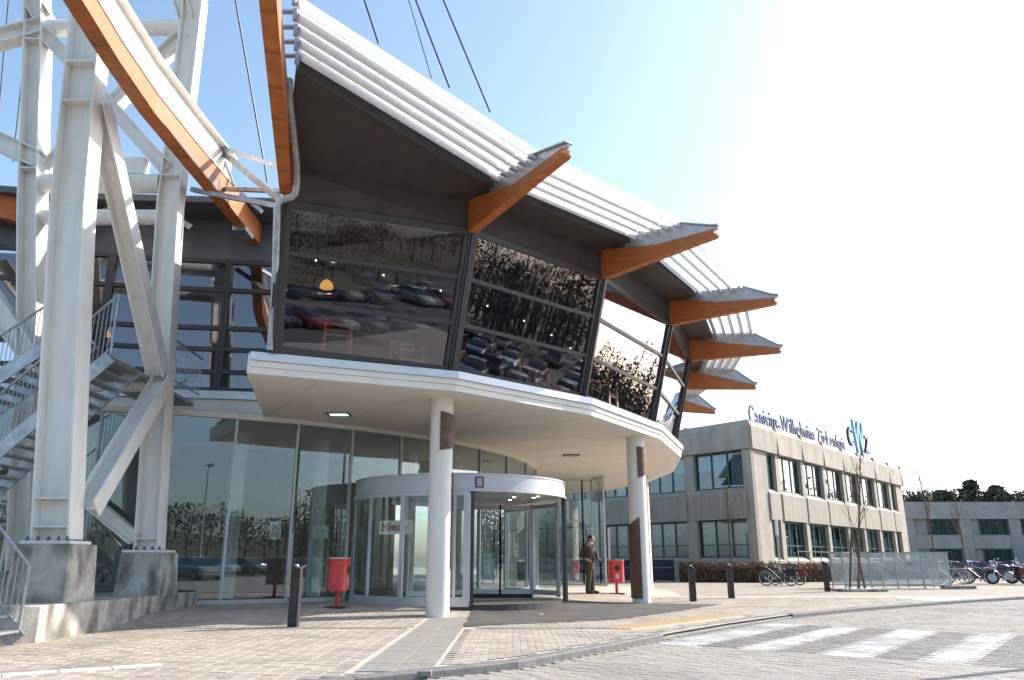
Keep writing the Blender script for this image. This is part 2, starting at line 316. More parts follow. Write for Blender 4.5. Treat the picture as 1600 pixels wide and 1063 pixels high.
# --- bricks
def inpoly(x, y, P):
    c = np.zeros(x.shape, bool); n = len(P)
    for i in range(n):
        x0, y0 = P[i]; x1, y1 = P[(i + 1) % n]
        c ^= ((y0 > y) != (y1 > y)) & (x < (x1 - x0) * (y - y0) / (y1 - y0 + 1e-12) + x0)
    return c
ASPH = [(-.92, 18.9), (-.88, 14.55), (1.98, 16.1), (3.6, 18.6), (5.5, 21.7), (3.6, 22.4), (1.5, 22.0)]
TACT = [(1.90, 14.05), (2.14, 13.84), (5.02, 17.3), (4.56, 17.68), (1.62, 14.15)]
STRIP = (-1.65, -.85, 8.75, 16.9)
ROW = (-6, 1.9, 14.15, 14.47)
infrus = lambda x, y, m=1.10: (np.abs(x) < y * .69 * m + .4) & (y > 7.0)
def bricks(cx, cy, ux, uy, L_, W_, ztop, tint, name, m, parent, h=.035, cut=300, prefer=None):
    """cx,cy centres; ux,uy unit vector of the length direction; one shared-mesh object for the nearest ones, one joined mesh for the rest"""
    d = np.hypot(cx, cy)
    vis = (np.abs(cx) < cy * .655) & (cy > 8.15)
    order = np.argsort(np.where(vis, d, d + 1000)); near = order[:cut]; rest = order[cut:]
    vx, vy = -uy, ux; b = .0035
    loc = [(-1, -1, 0), (1, -1, 0), (1, 1, 0), (-1, 1, 0)]
    prof = []
    for s_, z in ((0, -h), (0, -b), (b, 0)):
        for a, c, _ in loc: prof.append((a * (L_ / 2 - s_), c * (W_ / 2 - s_), z))
    prof = np.array(prof)
    faces = [(8, 9, 10, 11)] + [(l * 4 + i, l * 4 + (i + 1) % 4, l * 4 + 4 + (i + 1) % 4, l * 4 + 4 + i) for l in (0, 1) for i in range(4)]
    world = lambda P: np.stack([P[:, 0] * ux + P[:, 1] * vx, P[:, 0] * uy + P[:, 1] * vy, P[:, 2]], 1)
    pw = world(prof)
    # variants for the single bricks
    var = []
    for i in range(10):
        me = bpy.data.meshes.new(name); q = pw.copy(); q[:, 2] += 0
        me.from_pydata(q.tolist(), [], faces); me.materials.append(m)
        at = me.color_attributes.new('tint', 'FLOAT_COLOR', 'POINT'); tt = tint(np.array([0.]), np.array([0.]), 1)[0]
        at.data.foreach_set('color', np.tile(np.append(tt, 1), len(pw))); var.append(me)
    for i in near:
        o = bpy.data.objects.new(name, var[rng.integers(10)] if prefer is None else prefer(cx[i], cy[i], var)); COL.objects.link(o); o.parent = parent
        o.location = (cx[i], cy[i], ztop(cx[i], cy[i]) + rng.uniform(-.0025, .0025)); o.rotation_euler = (rng.normal(0, .004), rng.normal(0, .004), rng.normal(0, .008))
    n = len(rest)
    Z = np.array([ztop(x, y) for x, y in zip(cx[rest], cy[rest])]) + rng.uniform(-.0025, .0025, n)
    vv = pw[None] + np.stack([cx[rest], cy[rest], Z], 1)[:, None, :] + np.concatenate([rng.normal(0, .0015, (n, 1, 2)), np.zeros((n, 1, 1))], 2)
    if ztop is gz:                                              # bricks follow the slope of the ramp
        rr_ = np.hypot(vv[..., 0] - CC[0], vv[..., 1] - CC[1]); tt = np.clip((19.2 - rr_) / 2.2, 0, 1)
        vv[..., 2] += .15 * tt * tt * (3 - 2 * tt) - np.array([gz(x, y) for x, y in zip(cx[rest], cy[rest])])[:, None]
    ff = np.array(faces)[None] + (np.arange(n) * len(pw))[:, None, None]
    me = bpy.data.meshes.new(name + '_field'); 
    nv = n * len(pw); nf = n * len(faces)
    me.vertices.add(nv); me.vertices.foreach_set('co', vv.reshape(-1)); me.loops.add(nf * 4); me.polygons.add(nf)
    me.loops.foreach_set('vertex_index', ff.reshape(-1).astype(np.int32)); me.polygons.foreach_set('loop_start', np.arange(nf, dtype=np.int32) * 4)
    me.update(calc_edges=True); me.validate(); me.materials.append(m)
    me.polygons.foreach_set('use_smooth', np.zeros(nf, bool))
    at = me.color_attributes.new('tint', 'FLOAT_COLOR', 'POINT'); T = tint(cx[rest], cy[rest], n)
    at.data.foreach_set('color', np.repeat(np.concatenate([T, np.ones((n, 1))], 1), len(pw), 0).reshape(-1))
    o = bpy.data.objects.new(name + '_field', me); COL.objects.link(o); o.parent = parent; o['kind'] = 'stuff'
def tint_side(x, y, n):
    b = rng.normal(1, .065, n); w = rng.normal(0, .03, n); t = np.stack([b * (1 + w), b, b * (1 - w)], 1)
    k = rng.random(n) < .05; t[k] *= .78; return np.clip(t, .4, 1.4)
gx, gy = np.meshgrid(np.arange(-17, 12, .205), np.arange(6.9, 26, .1035)); gx = gx.ravel(); gy = gy.ravel(); gx = gx + np.where(gx > -.85, (np.round((gy - 6.9) / .1035).astype(int) % 2) * .1, 0)
ok = infrus(gx, gy) & (gx < kx(gy) - .34) & ~inpoly(gx, gy, ASPH) & ~inpoly(gx, gy, TACT)
ok &= ~((gx > STRIP[0] - .1) & (gx < STRIP[1] + .1) & (gy > STRIP[2]) & (gy < STRIP[3]))
ok &= ~((gx > ROW[0]) & (gx < ROW[1]) & (gy > ROW[2] - .05) & (gy < ROW[3] + .05))
PL = [(-6.78, 11.72), (-7.5, 20.5), (-17, 20), (-17, 11.0), (-7.1, 11.3)]
rr = np.hypot(gx - CC[0], gy - CC[1]); ok &= ~inpoly(gx, gy, PL) & (rr > 14.5) & (np.hypot(gx + 1.35, gy - 20.95) > 2.8)
bricks(gx[ok], gy[ok], 1, 0, .1965, .0990, gz, tint_side, 'paving_brick', M_brick, pavement)
# --- road bricks in courses across the road
UU = np.array([.609, .793]); NN = np.array([.793, -.609])
zeb_w = lambda u, n: (u > 11.3) & (u < 16.1) & (n > -5.85) & (n < 1.5) & (((n + 5.85) % 1.17) < .585)
zeb_d = lambda u, n: (u > 11.3) & (u < 16.1) & (n > -5.85) & (n < 1.5) & (((n + 5.85) % 1.17) >= .585)
def tint_road(x, y, n):
    b = rng.normal(1, .06, n); w = rng.normal(0, .025, n); t = np.stack([b * (1 + w), b, b * (1 - w)], 1)
    u = x * UU[0] + y * UU[1]; q = x * NN[0] + y * NN[1]
    wm = zeb_w(u, q); dm = zeb_d(u, q)
    t[wm] = np.stack([rng.normal(1.75, .13, wm.sum())] * 3, 1) * np.array([1, 1.08, 1.2]); t[wm] *= (1 - .16 * np.clip(np.sin(x[wm] * 2.3 + y[wm] * 1.1) + np.sin(y[wm] * 3.7 - x[wm] * .8), 0, 2))[:, None]; wear = wm & (rng.random(n) < .12); t[wear] *= .72
    t[dm] = np.stack([rng.normal(.50, .07, dm.sum())] * 3, 1) * np.array([1, 1.04, 1.1]); return np.clip(t, .3, 2.6)
us = np.arange(2, 34, .1035); qs = np.arange(-9, 14, .2045)
uu, qq = np.meshgrid(us, qs); uu = uu.ravel(); qq = qq.ravel() + (np.round((uu - 2) / .1035).astype(int) % 2) * .102
bx = uu * UU[0] + qq * NN[0]; by = uu * UU[1] + qq * NN[1]
ok = infrus(bx, by) & (bx > kx(by) + .06) & (by < 25)
bricks(bx[ok], by[ok], NN[0], NN[1], .2, .0995, lambda x, y: -.08, tint_road, 'road_brick', M_rbrick, road)
# --- grey slabs, kerb stones, tactile tiles, white blocks
def slabs(cells, m, parent, name, proud=.003, th=.05, extra=None):
    cache = {}
    for (x, y, lx, ly, rz) in cells:
        key = (round(lx, 3), round(ly, 3))
        if key not in cache:
            b = MB(); e = .004
            q = [(-lx / 2, -ly / 2), (lx / 2, -ly / 2), (lx / 2, ly / 2), (-lx / 2, ly / 2)]
            q2 = [(a * (1 - e * 2 / lx), c * (1 - e * 2 / ly)) for a, c in q]
            b.add([(a, c, -th) for a, c in q] + [(a, c, -e) for a, c in q] + [(a, c, 0) for a, c in q2],
                  [(8, 9, 10, 11)] + [(l * 4 + i, l * 4 + (i + 1) % 4, l * 4 + 4 + (i + 1) % 4, l * 4 + 4 + i) for l in (0, 1) for i in range(4)])
            if extra: extra(b, lx, ly)
            o = b.build(name, m, parent); cache[key] = o.data
        else:
            o = bpy.data.objects.new(name, cache[key]); COL.objects.link(o); o.parent = parent
        o.location = (x, y, gz(x, y) + proud + random.uniform(-.002, .002)); o.rotation_euler = (0, 0, rz + random.gauss(0, .003))
cells = []
y = STRIP[2] + .35
while y < STRIP[3] - .1:
    for i in (0, 1): cells.append((STRIP[0] + .2 + i * .402, y, .396, .597, 0))
    y += .603
x = ROW[0] + .3
while x < ROW[1]:
    if not (STRIP[0] - .32 < x < STRIP[1] + .28): cells.append((x, 14.31, .594, .296, 0))
    x += .6
slabs(cells, M_slab, pavement, 'grey_slab')
def studs(b, lx, ly):
    for i in range(5):
        for j in range(5):
            cx, cy = (i - 2) * .058, (j - 2) * .058; r = .017
            b.add([(cx - r, cy - r, -.001), (cx + r, cy - r, -.001), (cx + r, cy + r, -.001), (cx - r, cy + r, -.001), (cx, cy, .008)], [(0, 1, 4), (1, 2, 4), (2, 3, 4), (3, 0, 4)])
cells = []; a = math.atan2(3.46, 2.88); ca, sa = math.cos(a), math.sin(a)
for i in range(15):
    for j in range(2): cells.append((1.98 + ca * (.15 + i * .302) - sa * (.12 + j * .302), 14.02 + sa * (.15 + i * .302) + ca * (.12 + j * .302), .298, .298, a))
slabs(cells, M_tact, pavement, 'tactile_tile', extra=studs)
a = math.atan2(.85, 1.3)
slabs([(-5.6 + math.cos(a) * (.26 + i * .505), 8.22 + math.sin(a) * (.26 + i * .505), .49, .2, a) for i in range(4)], M_wpav, pavement, 'white_block', proud=.008)
apron = sheet('asphalt_apron', ASPH, .004, M_asph, .3); apron.parent = pavement; apron.name = 'asphalt_apron'
kerb = struct(bpy.data.objects.new('kerb', None)); COL.objects.link(kerb)
pts = []; seg = [(Vector((*a, 0)), Vector((*b, 0))) for a, b in zip(K[1:14], K[2:15])]
acc = 0; path = []
for a, b in seg:
    n = max(1, int((b - a).length / .1))
    for i in range(n): path.append(a.lerp(b, i / n))
s0 = 0; i = 0
while i < len(path) - 11:
    a, b = path[i], path[i + 10]; d = (b - a).normalized(); nrm = Vector((-d.y, d.x, 0))
    a2, b2 = a + d * .004, b - d * .004
    # flush dropped kerb at the crossing
    mid = (a + b) / 2; drop = .055 if 13.0 < mid.y < 18.2 else 0
    q = [a2 - nrm * .01, b2 - nrm * .01, b2 + nrm * .16, a2 + nrm * .16]
    bm_ = MB(); t = .003 - drop * .0
    zf = .003 - drop
    bm_.add([(p.x, p.y, -.2) for p in q] + [(q[0].x, q[0].y, zf - .018), (q[1].x, q[1].y, zf - .018), (q[2].x, q[2].y, .003), (q[3].x, q[3].y, .003)] +
            [((q[0] + nrm * .02).x, (q[0] + nrm * .02).y, zf), ((q[1] + nrm * .02).x, (q[1] + nrm * .02).y, zf)],
            [(0, 1, 5, 4), (4, 5, 9, 8), (8, 9, 6, 7), (1, 2, 6, 9, 5), (3, 0, 4, 8, 7), (2, 3, 7, 6)])
    bm_.build('kerb_stone', M_kerb, kerb); i += 10

# ================================================================ PAVILION
bld = thing('pavilion', 'round glazed pavilion with orange timber roof beams and white louvres on white columns', 'building', (-1.5, 20, 0))
S = [(-5.02, 14.48), (-1.2, 16.11), (1.92, 18.94), (4.35, 22.86), (5.85, 27.08), (6.5, 31.7), (6.2, 36.2), (4.9, 40.6)]
OAZ = [-77, -52.0, -39.2, -26.3, -13.5, -.6, 12.2, 25]
OUT = [Vector((math.cos(R(a)), math.sin(R(a)), 0)) for a in OAZ]
SV = [Vector((x, y, 0)) for x, y in S]
def off(i, d, z): p = SV[i] + OUT[i] * d; p.z = z; return p
NF = len(S)
BACK = [(0, 46), (-17, 46), (-17, 17.6), (-10.4, 18.95), (-6.25, 19.6)]
def ring(d, first=None):
    return [(off(i, d, 0).x, off(i, d, 0).y) for i in range(NF)] + BACK
MB().prism(ring(0), 4.57, 4.70).build('floor_slab', [M_soffit], bld)
# fascia bands of the slab edge (one run each, stepping outwards)
def band(d, z0, z1, th, name, m, par=bld):
    b = MB()
    for i in range(NF - 1):
        a0, a1 = off(i, d, z0), off(i + 1, d, z0); c0, c1 = off(i, d - th, z0), off(i + 1, d - th, z0); h = Vector((0, 0, z1 - z0))
        b.hexa([a0, a1, c1, c0, a0 + h, a1 + h, c1 + h, c0 + h])
    return b.build(name, m, par)
fas = band(.025, 4.562, 4.695, .35, 'fascia', M_render)
band(.055, 4.699, 4.815, .35, 'upper_fascia', M_render)
band(.11, 4.82, 4.975, .5, 'flashing', M_flash)
# left return of the slab and the recess slab edge
lr = MB(); lr.bar((-5.02, 14.44, 4.76), (-6.25, 19.6, 4.76), .08, .40); lr.build('fascia', M_render, bld)
rc = MB(); rc.bar((-6.2, 19.55, 4.80), (-10.4, 18.88, 4.80), .10, .46); rc.bar((-10.4, 18.88, 4.80), (-17, 17.5, 4.80), .10, .46); rc.build('fascia', M_render, bld)
rc = MB(); rc.bar((-6.2, 19.5, 5.14), (-10.4, 18.83, 5.14), .16, .20); rc.bar((-10.4, 18.83, 5.14), (-17, 17.45, 5.14), .16, .20); rc.build('flashing', M_flash, bld)
MB().prism([(p[0] * .985 - .2, p[1] * 1.0 + .12) for p in ring(-.5)], 4.98, 5.0).build('upper_floor', M_tin, bld)
def gb(i): return V(-4.62, 14.55, 5.06) if i == 0 else off(i, -.22, 5.06)
def gt(i): return V(-4.50, 13.95, 7.86) if i == 0 else off(i, .50, 8.03)
def gu(i): return V(-4.45, 13.75, 8.55) if i == 0 else off(i, .58, 8.74)
ZE = 8.78
def ge(i): return V(-3.50, 10.92, ZE) if i == 0 else off(i, 1.30, ZE)
def go(i): return V(-3.16, 9.42, 8.97) if i == 0 else off(i, 2.80, 8.97 - .02 * i)
def lerp(a, b, t): return a + (b - a) * t
def quad_pt(i, s, t): return lerp(lerp(gb(i), gb(i + 1), s), lerp(gt(i), gt(i + 1), s), t)
def bar_on(b, p, q, n, w, d): b.bar(p, q, w, d, up=n)
for i in range(NF - 1):
    n = (gb(i + 1) - gb(i)).cross(gt(i) - gb(i)).normalized()
    L = (gb(i + 1) - gb(i)).length
    fr = MB(); e = .10 / L
    for t, w in ((.0, .16), (.335, .085), (.665, .085), (1.0, .13)):
        fr.bar(quad_pt(i, 0, t), quad_pt(i, 1, t), w if t not in (0, 1) else w, .10, up=n)
    for s_ in (e, 1 - e):
        fr.bar(quad_pt(i, s_, -.02), quad_pt(i, s_, 1.02), .115, .125, up=n)
    f_ = fr.build('window_frame', M_frame, bld)
    for a, b_ in ((0, .335), (.335, .665), (.665, 1)):
        p = [quad_pt(i, 0.02, a), quad_pt(i, .98, a), quad_pt(i, .98, b_), quad_pt(i, 0.02, b_)]
        MB().hexa([q - n * .006 for q in p] + [q + n * .006 for q in p]).build('window_pane', G_up, f_)
    # dark wall above the glass, soffit and the roof-edge board
    th = n * .05
    p = [gt(i) + V(0, 0, .05), gt(i + 1) + V(0, 0, .05), gu(i + 1), gu(i)]
    MB().hexa([q for q in p] + [q - th for q in p]).build('upper_cladding', M_dark, bld)
    z = V(0, 0, .06); p = [gu(i) - z * .2, gu(i + 1) - z * .2, ge(i + 1), ge(i)]
    MB().hexa([q for q in p] + [q + z for q in p]).build('roof_soffit', M_dark, bld)
    d = (ge(i + 1) - ge(i)).normalized(); nn = d.cross(V(0, 0, 1)).normalized()
    MB().bar(ge(i) + nn * .03 + V(0, 0, .075), ge(i + 1) + nn * .03 + V(0, 0, .075), .05, .19).build('roof_edge_board', M_greyclad, bld)
    # corner post outside the glass
for i in range(NF):
    b = MB(); nb = OUT[i]; p0 = gb(i) - V(0, 0, .08) + nb * .03; p1 = gt(i) + nb * .03 + V(0, 0, .02)
    b.bar(p0, p1, .17, .10, up=nb); b.bar(p0 + nb * .06, p1 + nb * .06, .055, .05, up=nb); b.build('corner_post', M_frame, bld)
# roof slab
roofpoly = [(ge(i).x, ge(i).y) for i in range(NF)] + [(0, 46), (-17, 46), (-17, 19), (-6.3, 20.1), (-4.6, 14.2)]
MB().prism(roofpoly, 8.87, 9.02).build('roof', M_greyclad, bld)
ceil = [(gt(i).x - OUT[i].x * .3, gt(i).y - OUT[i].y * .3) for i in range(NF)] + [(0, 45.8), (-16.8, 45.8), (-16.8, 19.2), (-6.3, 20.1)]
MB().prism(ceil, 8.16, 8.2).build('ceiling', M_intdark, bld)
# louvres between the beams, white, five in a row
def blade(b, p0, p1, w, t, tilt):
    d = (p1 - p0).normalized(); o = d.cross(V(0, 0, 1)).normalized(); u = V(0, 0, 1)
    ax = o * math.cos(tilt) + u * math.sin(tilt); ay = u * math.cos(tilt) - o * math.sin(tilt)
    n = 12; prof = [ax * math.cos(2 * PI * k / n) * w / 2 + ay * math.sin(2 * PI * k / n) * t / 2 for k in range(n)]
    vs = [p0 + q for q in prof] + [p1 + q for q in prof]
    b.add(vs, [tuple(range(n))[::-1], tuple(range(n, 2 * n))] + [(k, (k + 1) % n, n + (k + 1) % n, n + k) for k in range(n)])
for i in range(NF - 1):
    for j in range(5):
        t = (j + .55) / 5
        a, c = lerp(ge(i), go(i), t), lerp(ge(i + 1), go(i + 1), t); a.z = c.z = 8.99 + .03 * j * 0 - .015 * i
        d = (c - a).normalized()
        b = MB(); blade(b, a + d * .06, c - d * .05, .43, .09, R(-64)); b.build('louvre', M_louver, bld, smooth=True)
# timber beams with steel caps
ZT = [8.9, 8.72, 8.55, 8.45, 8.32, 8.2, 8.14, 8.1]
def beam(i, w=.20):
    o = OUT[i]; n = V(-o.y, o.x, 0) * (w / 2); zt = ZT[i]
    P = lambda d, z: off(i, d, z)
    pr = [P(.52, 7.98), P(3.62, zt - .24), P(3.66, zt - .19), P(3.60, zt - .16), P(3.62, zt - .06), P(2.05, 8.50), P(.62, 8.76), P(.52, 8.76)]
    b = MB().extr([q - n for q in pr], n * 2).build('timber_beam', M_timber, bld)
    c = [P(1.22, 8.66), P(2.05, 8.51), P(3.60, zt - .055), P(3.70, zt - .04), P(3.70, zt + .02), P(3.55, zt + .05), P(2.75, 8.93 - .02 * i), P(1.22, 8.95)]
    n2 = n * .35
    m = MB().extr([q - n2 for q in c], n2 * 2)
    m.extr([P(2.75, 8.93 - .02 * i) - n, P(3.55, zt + .05) - n, P(3.72, zt + .02) - n, P(3.72, zt + .05) - n, P(3.55, zt + .08) - n, P(2.75, 8.96 - .02 * i) - n], n * 2)
    for j in range(5):
        q = lerp(P(1.30, 8.86), P(2.80, 8.86), (j + .55) / 5)
        m.box(q + V(0, 0, .02), (.05, .05, .16), Matrix.Rotation(R(OAZ[i]), 3, 'Z')); m.bar(q - n * 1.6, q + n * 1.6, .07, .03)
    m.build('steel_cap', M_cap, b)
    return b
for i in range(1, NF): beam(i)
# the near beam, seen end-on from below, and its steel edge
b1a, b1b = V(-4.42, 13.85, 8.0), V(-3.02, 7.7, 8.36); d = (b1b - b1a).normalized(); sidev = d.cross(V(0, 0, 1)).normalized() * .115
pr = [b1a, b1b, b1b + V(0, 0, .3), lerp(b1a, b1b, .45) + V(0, 0, .52), b1a + V(0, 0, .72)]
bm1 = MB().extr([q - sidev for q in pr], sidev * 2).build('timber_beam', M_timber, bld)
m = MB(); pr2 = [lerp(b1a, b1b, .42) + V(0, 0, .54), b1b + V(0, 0, .31), b1b + V(0, 0, .42), lerp(b1a, b1b, .75) + V(0, 0, .62), lerp(b1a, b1b, .42) + V(0, 0, .78)]
m.extr([q - sidev * .4 for q in pr2], sidev * .8)
for j in range(5):
    q = lerp(ge(0), go(0), (j + .55) / 5); m.box(q + V(.02, 0, .05), (.06, .06, .2)); m.box(q + V(-.08, .02, .12), (.22, .08, .03))
m.build('steel_cap', M_cap, bm1)
# end wall of the glazed volume and the recessed wall behind the stair
p = [V(-4.66, 14.62, 5.0), V(-6.05, 19.62, 5.0), V(-6.05, 19.62, 8.9), V(-4.52, 14.0, 8.5)]
MB().hexa([q for q in p] + [q + V(.1, .03, 0) for q in p]).build('end_wall', M_greyclad, bld)
def recess_wall(p0, p1, nb, par):
    d = (p1 - p0); n = V(d.y, -d.x, 0).normalized()
    P = lambda s, z, e=0: V(p0.x + d.x * s, p0.y + d.y * s, z) + n * e
    up = [P(0, 8.86), P(1, 8.86), P(1, 9.99), P(0, 9.99)]
    MB().hexa(up + [q - n * .1 for q in up]).build('upper_cladding', M_greyclad, par)
    for k in range(nb):
        a, b_ = k / nb, (k + 1) / nb; f = MB()
        for z in (5.31, 5.78, 6.38, 6.95, 8.0, 8.8): f.bar(P(a, z, .02), P(b_, z, .02), .11, .1, up=n)
        for s_ in (a + .012, b_ - .012): f.bar(P(s_, 5.25, .025), P(s_, 8.86, .025), .10, .12, up=n)
        fo = f.build('window_frame', M_frame, par)
        q = [P(a, 5.27), P(b_, 5.27), P(b_, 8.84), P(a, 8.84)]
        MB().hexa([x - n * .006 for x in q] + [x + n * .006 for x in q]).build('window_pane', G_up, fo)
recess_wall(V(-9.05, 19.25, 0), V(-6.05, 19.68, 0), 2, bld)
recess_wall(V(-10.4, 19.0, 0), V(-9.05, 19.25, 0), 1, bld)
recess_wall(V(-17, 17.6, 0), V(-10.4, 19.0, 0), 4, bld)
MB().prism([(-17, 16.9), (-10.4, 18.1), (-5.6, 18.4), (-6.0, 20.2), (-17, 20.2)], 9.98, 10.15).build('roof', M_greyclad, bld)
w_ = MB(); w_.prism([(-17, 27.0), (2, 27.0), (2, 27.2), (-17, 27.2)], 5.0, 9.4); w_.build('inner_wall', M_int, bld)
# downpipe
MB().tube([(-3.62, 11.0, 8.62), (-3.72, 11.35, 8.55), (-4.0, 13.0, 8.2), (-4.1, 13.45, 8.02), (-4.14, 13.52, 7.86), (-4.2, 13.54, 7.8), (-4.42, 13.6, 7.76), (-4.5, 13.64, 7.68), (-4.62, 14.3, 6.2), (-4.66, 14.46, 5.02)], .07, 12).build('downpipe', M_galv, bld, smooth=True)
# columns
def shell(b, c, r, a0, a1, zb, zt, th=.03, n=14):
    vs = []; fs = []
    for k in range(n + 1):
        t = k / n; a = R(a0 + (a1 - a0) * t); z0 = zb[0] + (zb[1] - zb[0]) * t; z1 = zt[0] + (zt[1] - zt[0]) * t
        for rr_ in (r, r + th):
            x, y = c[0] + rr_ * math.cos(a), c[1] + rr_ * math.sin(a); vs += [(x, y, z0), (x, y, z1)]
    for k in range(n):
        i = k * 4; j = i + 4
        fs += [(i, j, j + 1, i + 1), (i + 2, i + 3, j + 3, j + 2), (i, i + 2, j + 2, j), (i + 1, j + 1, j + 3, i + 3)]
    fs += [(0, 1, 3, 2), (n * 4, n * 4 + 2, n * 4 + 3, n * 4 + 1)]; b.add(vs, fs); return b
C1, C2 = (-1.55, 17.06), (3.58, 22.59)
for c, r, sh in ((C1, .25, [(-92, 12, (3.42, 3.50), (4.27, 4.17)), (-12, 70, (.95, .95), (2.95, 2.6))]),
                 (C2, .255, [(-90, 14, (3.38, 3.55), (4.27, 4.24)), (-196, -92, (.12, .12), (1.95, 2.30))])):
    co = MB().lathe([(r, gz(*c) - .03), (r, 4.575)], (c[0], c[1], 0), 40).build('column', M_render, bld, smooth=True)
    for a0, a1, zb, zt in sh: shell(MB(), c, r + .004, a0, a1, zb, zt).build('column_cladding', M_clad, co, smooth=True)
MB().lathe([(.2, 0), (.2, 4.575)], (5.6, 33.5, 0), 28).build('column', M_render, bld, smooth=True)
# recessed soffit lights
E_green = mat('green_lit_diffuser', (0.6, 0.8, 0.6), 0.5, emit=(0.55, 1.0, 0.55), estr=2.2)
E_off = mat('unlit_diffuser', (0.35, 0.36, 0.34), 0.4)
for (x, y), m_ in (((-4.23, 18.8), E_green), ((2.0, 26.47), E_off)):
    b = MB()
    for dx, dy, sx, sy in ((0, -.17, .56, .06), (0, .17, .56, .06), (-.25, 0, .06, .28), (.25, 0, .06, .28)): b.box((x + dx, y + dy, 4.555), (sx, sy, .026))
    f = b.build('soffit_light', M_frame, bld); MB().box((x, y, 4.558), (.44, .28, .012)).build('diffuser', m_, f)
jm = mat('soffit_joint', (.42, .38, .34), .8)
for a in (-60, -53, -46, -39, -32, -25, -18, -10):
    p, q = pol(14.6, a, 4.5695), pol(19.3 if a < -30 else 19.0, a, 4.5695); MB().bar(p, q, .012, .003).build('panel_joint', jm, bld)
# ground-floor curved glazing
AZ = [-106, -99.4, -93, -86.8, -80.6, -74.4, -68.4, -62.6, -56.6, -50.6, -44.4, -37.6, -30.7, -23.4, -15.4, -7, 1.5, 10]
RW = 14.4
inst_m = {}
for a in AZ:
    p = pol(RW, a); z0 = 3.08 if -50 < a < -34 else .12
    M_ = Matrix.Rotation(R(a), 3, 'Z')
    MB().box((p.x, p.y, (z0 + 4.47) / 2), (.11, .055, 4.47 - z0), M_).build('mullion', M_grey_al, bld)
hd = MB(); sl_ = MB()
for a, b_ in zip(AZ, AZ[1:]):
    p, q = pol(RW, a), pol(RW, b_); hd.bar(p + V(0, 0, 4.53), q + V(0, 0, 4.53), .16, .13)
    low = not (b_ < -30 and a > -51)
    if low: MB().bar(p + V(0, 0, .19), q + V(0, 0, .19), .10, .10).build('sill', M_grey_al, bld)
    n = (q - p).cross(V(0, 0, 1)).normalized(); z0 = .2 if low else 3.08
    pp = [p + V(0, 0, z0), q + V(0, 0, z0), q + V(0, 0, 4.47), p + V(0, 0, 4.47)]
    MB().hexa([x - n * .006 for x in pp] + [x + n * .006 for x in pp]).build('glass_panel', G_low, bld)
hd.build('header', M_soffit, bld)
p, q = pol(RW, -33.6), pol(RW, -30.7); n = (q - p).cross(V(0, 0, 1)).normalized()
pp = [p + V(0, 0, .2), q + V(0, 0, .2), q + V(0, 0, 3.06), p + V(0, 0, 3.06)]
MB().hexa([x - n * .006 for x in pp] + [x + n * .006 for x in pp]).build('glass_panel', G_low, bld)
# glazed side lobby to the right of the door
def glaz(p, q, z0=.2, z1=4.5, bars=(2.75,)):
    p, q = V(*p, 0), V(*q, 0); n = (q - p).cross(V(0, 0, 1)).normalized(); b = MB()
    for s_ in (p, q): b.bar(s_ + V(0, 0, .1), s_ + V(0, 0, z1), .06, .08, up=n)
    for z in (z0 - .05, z1) + tuple(bars): b.bar(p + V(0, 0, z), q + V(0, 0, z), .06, .07, up=n)
    f = b.build('lobby_frame', M_grey_al, bld); pp = [p + V(0, 0, z0), q + V(0, 0, z0), q + V(0, 0, z1), p + V(0, 0, z1)]
    MB().hexa([x - n * .006 for x in pp] + [x + n * .006 for x in pp]).build('glass_panel', G_low, f)
glaz((.95, 34.4), (2.15, 34.4)); glaz((2.15, 34.4), (3.05, 34.4)); glaz((3.05, 34.4), (3.45, 34.4), bars=()); glaz((3.45, 34.4), (3.82, 33.0), bars=())
# interior of the ground floor
fl = MB(); fl.prism([(pol(14.3, a).x, pol(14.3, a).y) for a in np.linspace(-106, 10, 40)] + [(3.4, 34.3), (1, 44), (-17, 44)], .12, .15); fl.build('lower_floor', M_tin, bld)
for a in (-78, -60, -48, -30, -12):
    p = pol(11.6, a); MB().lathe([(.2, .15), (.2, 4.57)], (p.x, p.y, 0), 20).build('inner_column', M_render, bld, smooth=True)
b = MB(); pts_ = [pol(8.6, a) for a in np.linspace(-106, 20, 24)]
for p, q in zip(pts_, pts_[1:]): b.bar(p + V(0, 0, 2.3), q + V(0, 0, 2.3), .1, 4.4)
b.build('inner_wall', M_int, bld)
